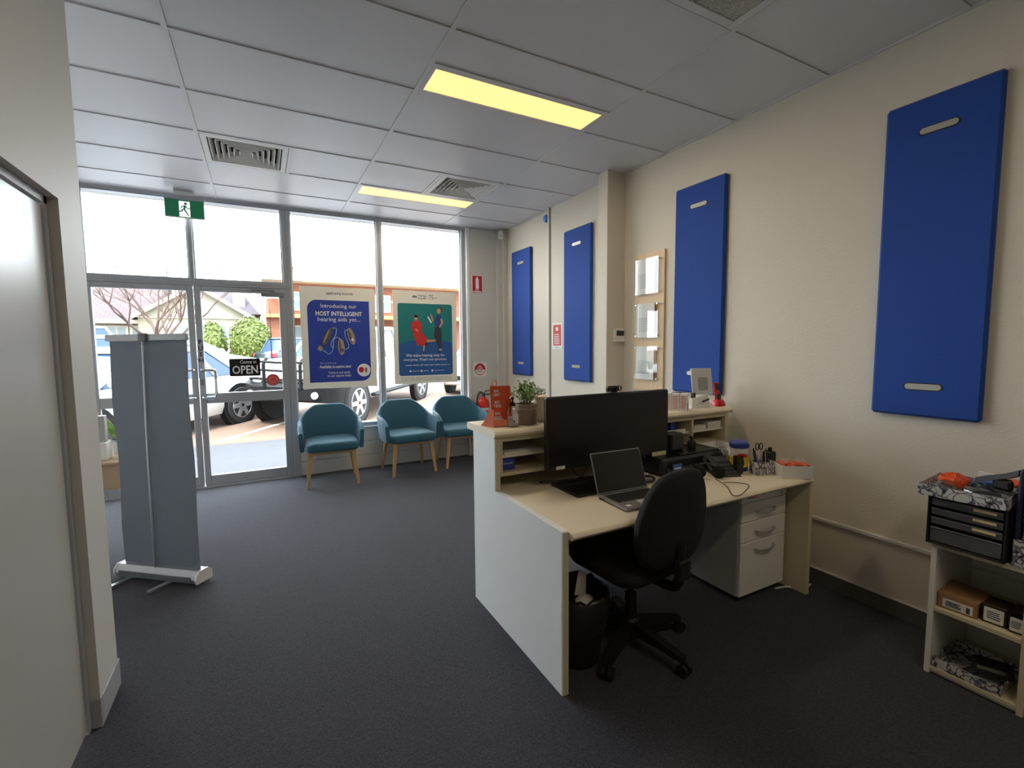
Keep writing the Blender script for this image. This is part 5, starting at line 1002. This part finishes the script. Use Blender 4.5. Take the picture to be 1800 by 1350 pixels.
for a, b in (((-4.75, 2.66), (-2.35, 4.12)), ((-.1, 2.66), (-2.35, 4.12))):
    mb = MB(); mb.loft([[(a[0], y, a[1]+z), (b[0], y, b[1]+z)][::1]+[(b[0], y, b[1]+z+.1), (a[0], y, a[1]+z+.1)] for y, z in ((24.7, 0), (32, 0))]); mb.build('roof_slope', 'roof', t)
    mb = MB(); mb.loft([[(a[0], y, a[1]-.06), (b[0], y, b[1]-.06), (b[0], y, b[1]+.12), (a[0], y, a[1]+.12)] for y in (24.62, 24.69)]); mb.build('barge_board', 'htrim', t)
MB().box(-13, -4.5, 25.25, 25.3, 2.5, 2.66).build('gutter', 'htrim', t)
MB().box(-4.55, -.3, 24.93, 25.0, 2.74, 2.86).build('gable_beam', 'htrim', t)
for k, (xa, xb, za, zc) in enumerate(((-7.4, -6.4, 1.3, 2.3), (-5.75, -5.1, 1.5, 2.35), (-4.9, -4.6, 1.5, 2.35), (-3.4, -1.3, 1.3, 2.4))):
    y = 25.99 if k < 3 else 24.99; wn = MB().box(xa-.08, xb+.08, y-.06, y, za-.08, zc+.08).build('window', 'htrim', t); n = 2 if xb-xa > .6 else 1
    for q in range(n): MB().box(xa+(xb-xa)*q/n+.03, xa+(xb-xa)*(q+1)/n-.03, y-.075, y-.06, za, zc).build('pane', 'hwin', wn)
MB().box(-3.7, -2.9, 24.9, 25.0, gy, 1.2).build('fence_panel', 'htrim', t)
t = thing('rear_house', 'house with a dark roof and white chimney behind the gable', 'house', (-2.5, 36, gy)); MB().box(-4.8, -.3, 34.2, 40, gy, 3.6).build('wall', 'hcream', t)
mb = MB(); mb.add([(-5.2, 33.8, 3.5), (0.1, 33.8, 3.5), (-1.3, 37.2, 5.6), (-3.8, 37.2, 5.6), (-5.2, 40.6, 3.5), (.1, 40.6, 3.5)], [(0, 1, 2, 3), (3, 2, 5, 4), (0, 3, 4), (1, 5, 2)]); mb.build('roof', 'roofd', t); MB().box(-1.4, -.75, 34.6, 35.4, 3.6, 5.6, .02).build('chimney', 'htrim', t)
# brick building -------------------------------------------------------
t = thing('brick_building', 'two-storey orange brick building with yellow balcony beams on the right', 'building', (5, 27, gy))
MB().box(.45, 12, 28, 36, 2.9, 4.85).build('upper_wall', 'brick', t); MB().box(.30, 1.35, 27, 28, gy, 2.95).build('brick_pier', 'brick', t); MB().box(1.35, 12, 28, 36, gy, 2.9).build('lower_wall', 'brick', t)
MB().box(.25, 12, 26.6, 27.3, 2.95, 3.12).build('balcony_beam', 'ybeam', t); MB().box(.35, 12, 27.3, 28, 2.95, 3.05).build('balcony_floor', 'htrim', t); MB().box(.2, 12.2, 26.8, 28.2, 4.85, 4.98).build('roof_edge', 'htrim', t)
MB().box(.2, .32, 26.75, 26.87, gy, 4.7).build('downpipe', 'htrim', t)
for x in (2.0, 3.6, 5.2, 6.8, 8.4): MB().box(x, x+.14, 26.7, 26.84, gy, 2.95).build('column', 'ybeam', t)
for x in (1.55, 2.9, 4.4, 5.9, 7.4):
    w_ = MB().box(x, x+.95, 27.93, 28.0, 1.15, 2.6).build('window', 'htrim', t)
    for q in range(2): MB().box(x+.06+.44*q, x+.45+.44*q, 27.91, 27.93, 1.22, 2.53).build('pane', 'hwin', w_)
    w_ = MB().box(x, x+.95, 27.93, 28.0, 3.4, 4.4).build('window', 'htrim', t)
    for q in range(2): MB().box(x+.06+.44*q, x+.45+.44*q, 27.91, 27.93, 3.47, 4.33).build('pane', 'hwin', w_)
for x in (1.4, 2.95, 4.5, 6.05, 7.6): MB().box(x, x+.06, 26.65, 26.71, 3.12, 3.9).build('balcony_post', 'htrim', t)
MB().box(.4, 9, 26.65, 26.70, 3.88, 3.94).build('balcony_rail', 'htrim', t)
# hedge bushes
def bush(lab, x, y, rx, ry, h, n, seed):
    t = thing('bush', lab, 'bush', (x, y, gz(y))); R = random.Random(seed); mb = MB()
    MB().tube([(x, y, gz(y)-.05), (x, y, gz(y)+h*.6)], [.08, .03], 8).build('stem', 'bark', t)
    MB().ball((x, y, gz(y)+h*.5), (rx*.85, ry*.85, h*.47), 14, 9).build('inner_foliage', 'hedge', t)
    for i in range(n):
        d = V((R.gauss(0, 1), R.gauss(0, 1), R.gauss(0, 1))).normalized(); q = R.uniform(.86, 1.06); p = V((x+d.x*rx*q, y+d.y*ry*q, gz(y)+h*.5+d.z*h*.5*q)); a = V((R.gauss(0, 1), R.gauss(0, 1), R.gauss(0, 1))).normalized(); b = a.cross(d).normalized() if abs(a.dot(d)) < .98 else a.orthogonal(); e = R.uniform(.04, .09)
        a = (a-d*a.dot(d)*.6).normalized(); mb.add([tuple(p-a*e), tuple(p+b*e*.6), tuple(p+a*e), tuple(p-b*e*.6)], [(0, 1, 2, 3)])
    mb.build('foliage', 'hedge', t, kind='stuff')
bush('bright yellow-green leafy hedge beside the brick building', -.33, 23.2, .82, .6, 2.35, 2600, 1)
bush('smaller darker rounded bush left of the bright hedge', -1.72, 23.4, .5, .5, 2.1, 1300, 2)
# bare tree
t = thing('bare_tree', 'leafless tree with spreading pink-brown branches in front of the cream house', 'tree', (-2.9, 19, gz(19))); R = random.Random(11); mb = MB(); tw = MB()
def branch(p, d, L, r, lev):
    pts = [p]; q = p
    for k in range(3): d = (d+V((R.uniform(-.2, .2), R.uniform(-.2, .2), R.uniform(-.02, .16)))).normalized(); q = q+d*L/3; pts.append(q)
    (mb if lev < 2 else tw).tube(pts, [r, r*.85, r*.7, r*.5], 5 if lev else 8, cap=False)
    if lev < 4:
        for i in range(7 if lev == 0 else 3 if lev < 3 else 3):
            a = R.uniform(0, 6.28); e = V((cos(a), sin(a), 0)); nd = (d*.75+e*(.85 if lev == 0 else .55)+V((0, 0, .12))).normalized(); branch(pts[-1] if i < 4 else pts[2], nd, L*(R.uniform(.9, 1.25) if lev == 0 else R.uniform(.62, .85)), r*.52, lev+1)
branch(V((-2.9, 19, gz(19)-.05)), V((.05, 0, 1)), 1.15, .13, 0)
mb.build('branches', 'bark', t); tw.build('twigs', 'bark', t, kind='stuff')
t = thing('bare_tree', 'second leafless tree showing pale between the houses', 'tree', (.4, 44, gy)); mb = MB(); tw = MB(); branch(V((.4, 44, gy)), V((0, 0, 1)), 2.7, .12, 0); mb.build('branches', 'bark', t); tw.build('twigs', 'bark', t, kind='stuff')
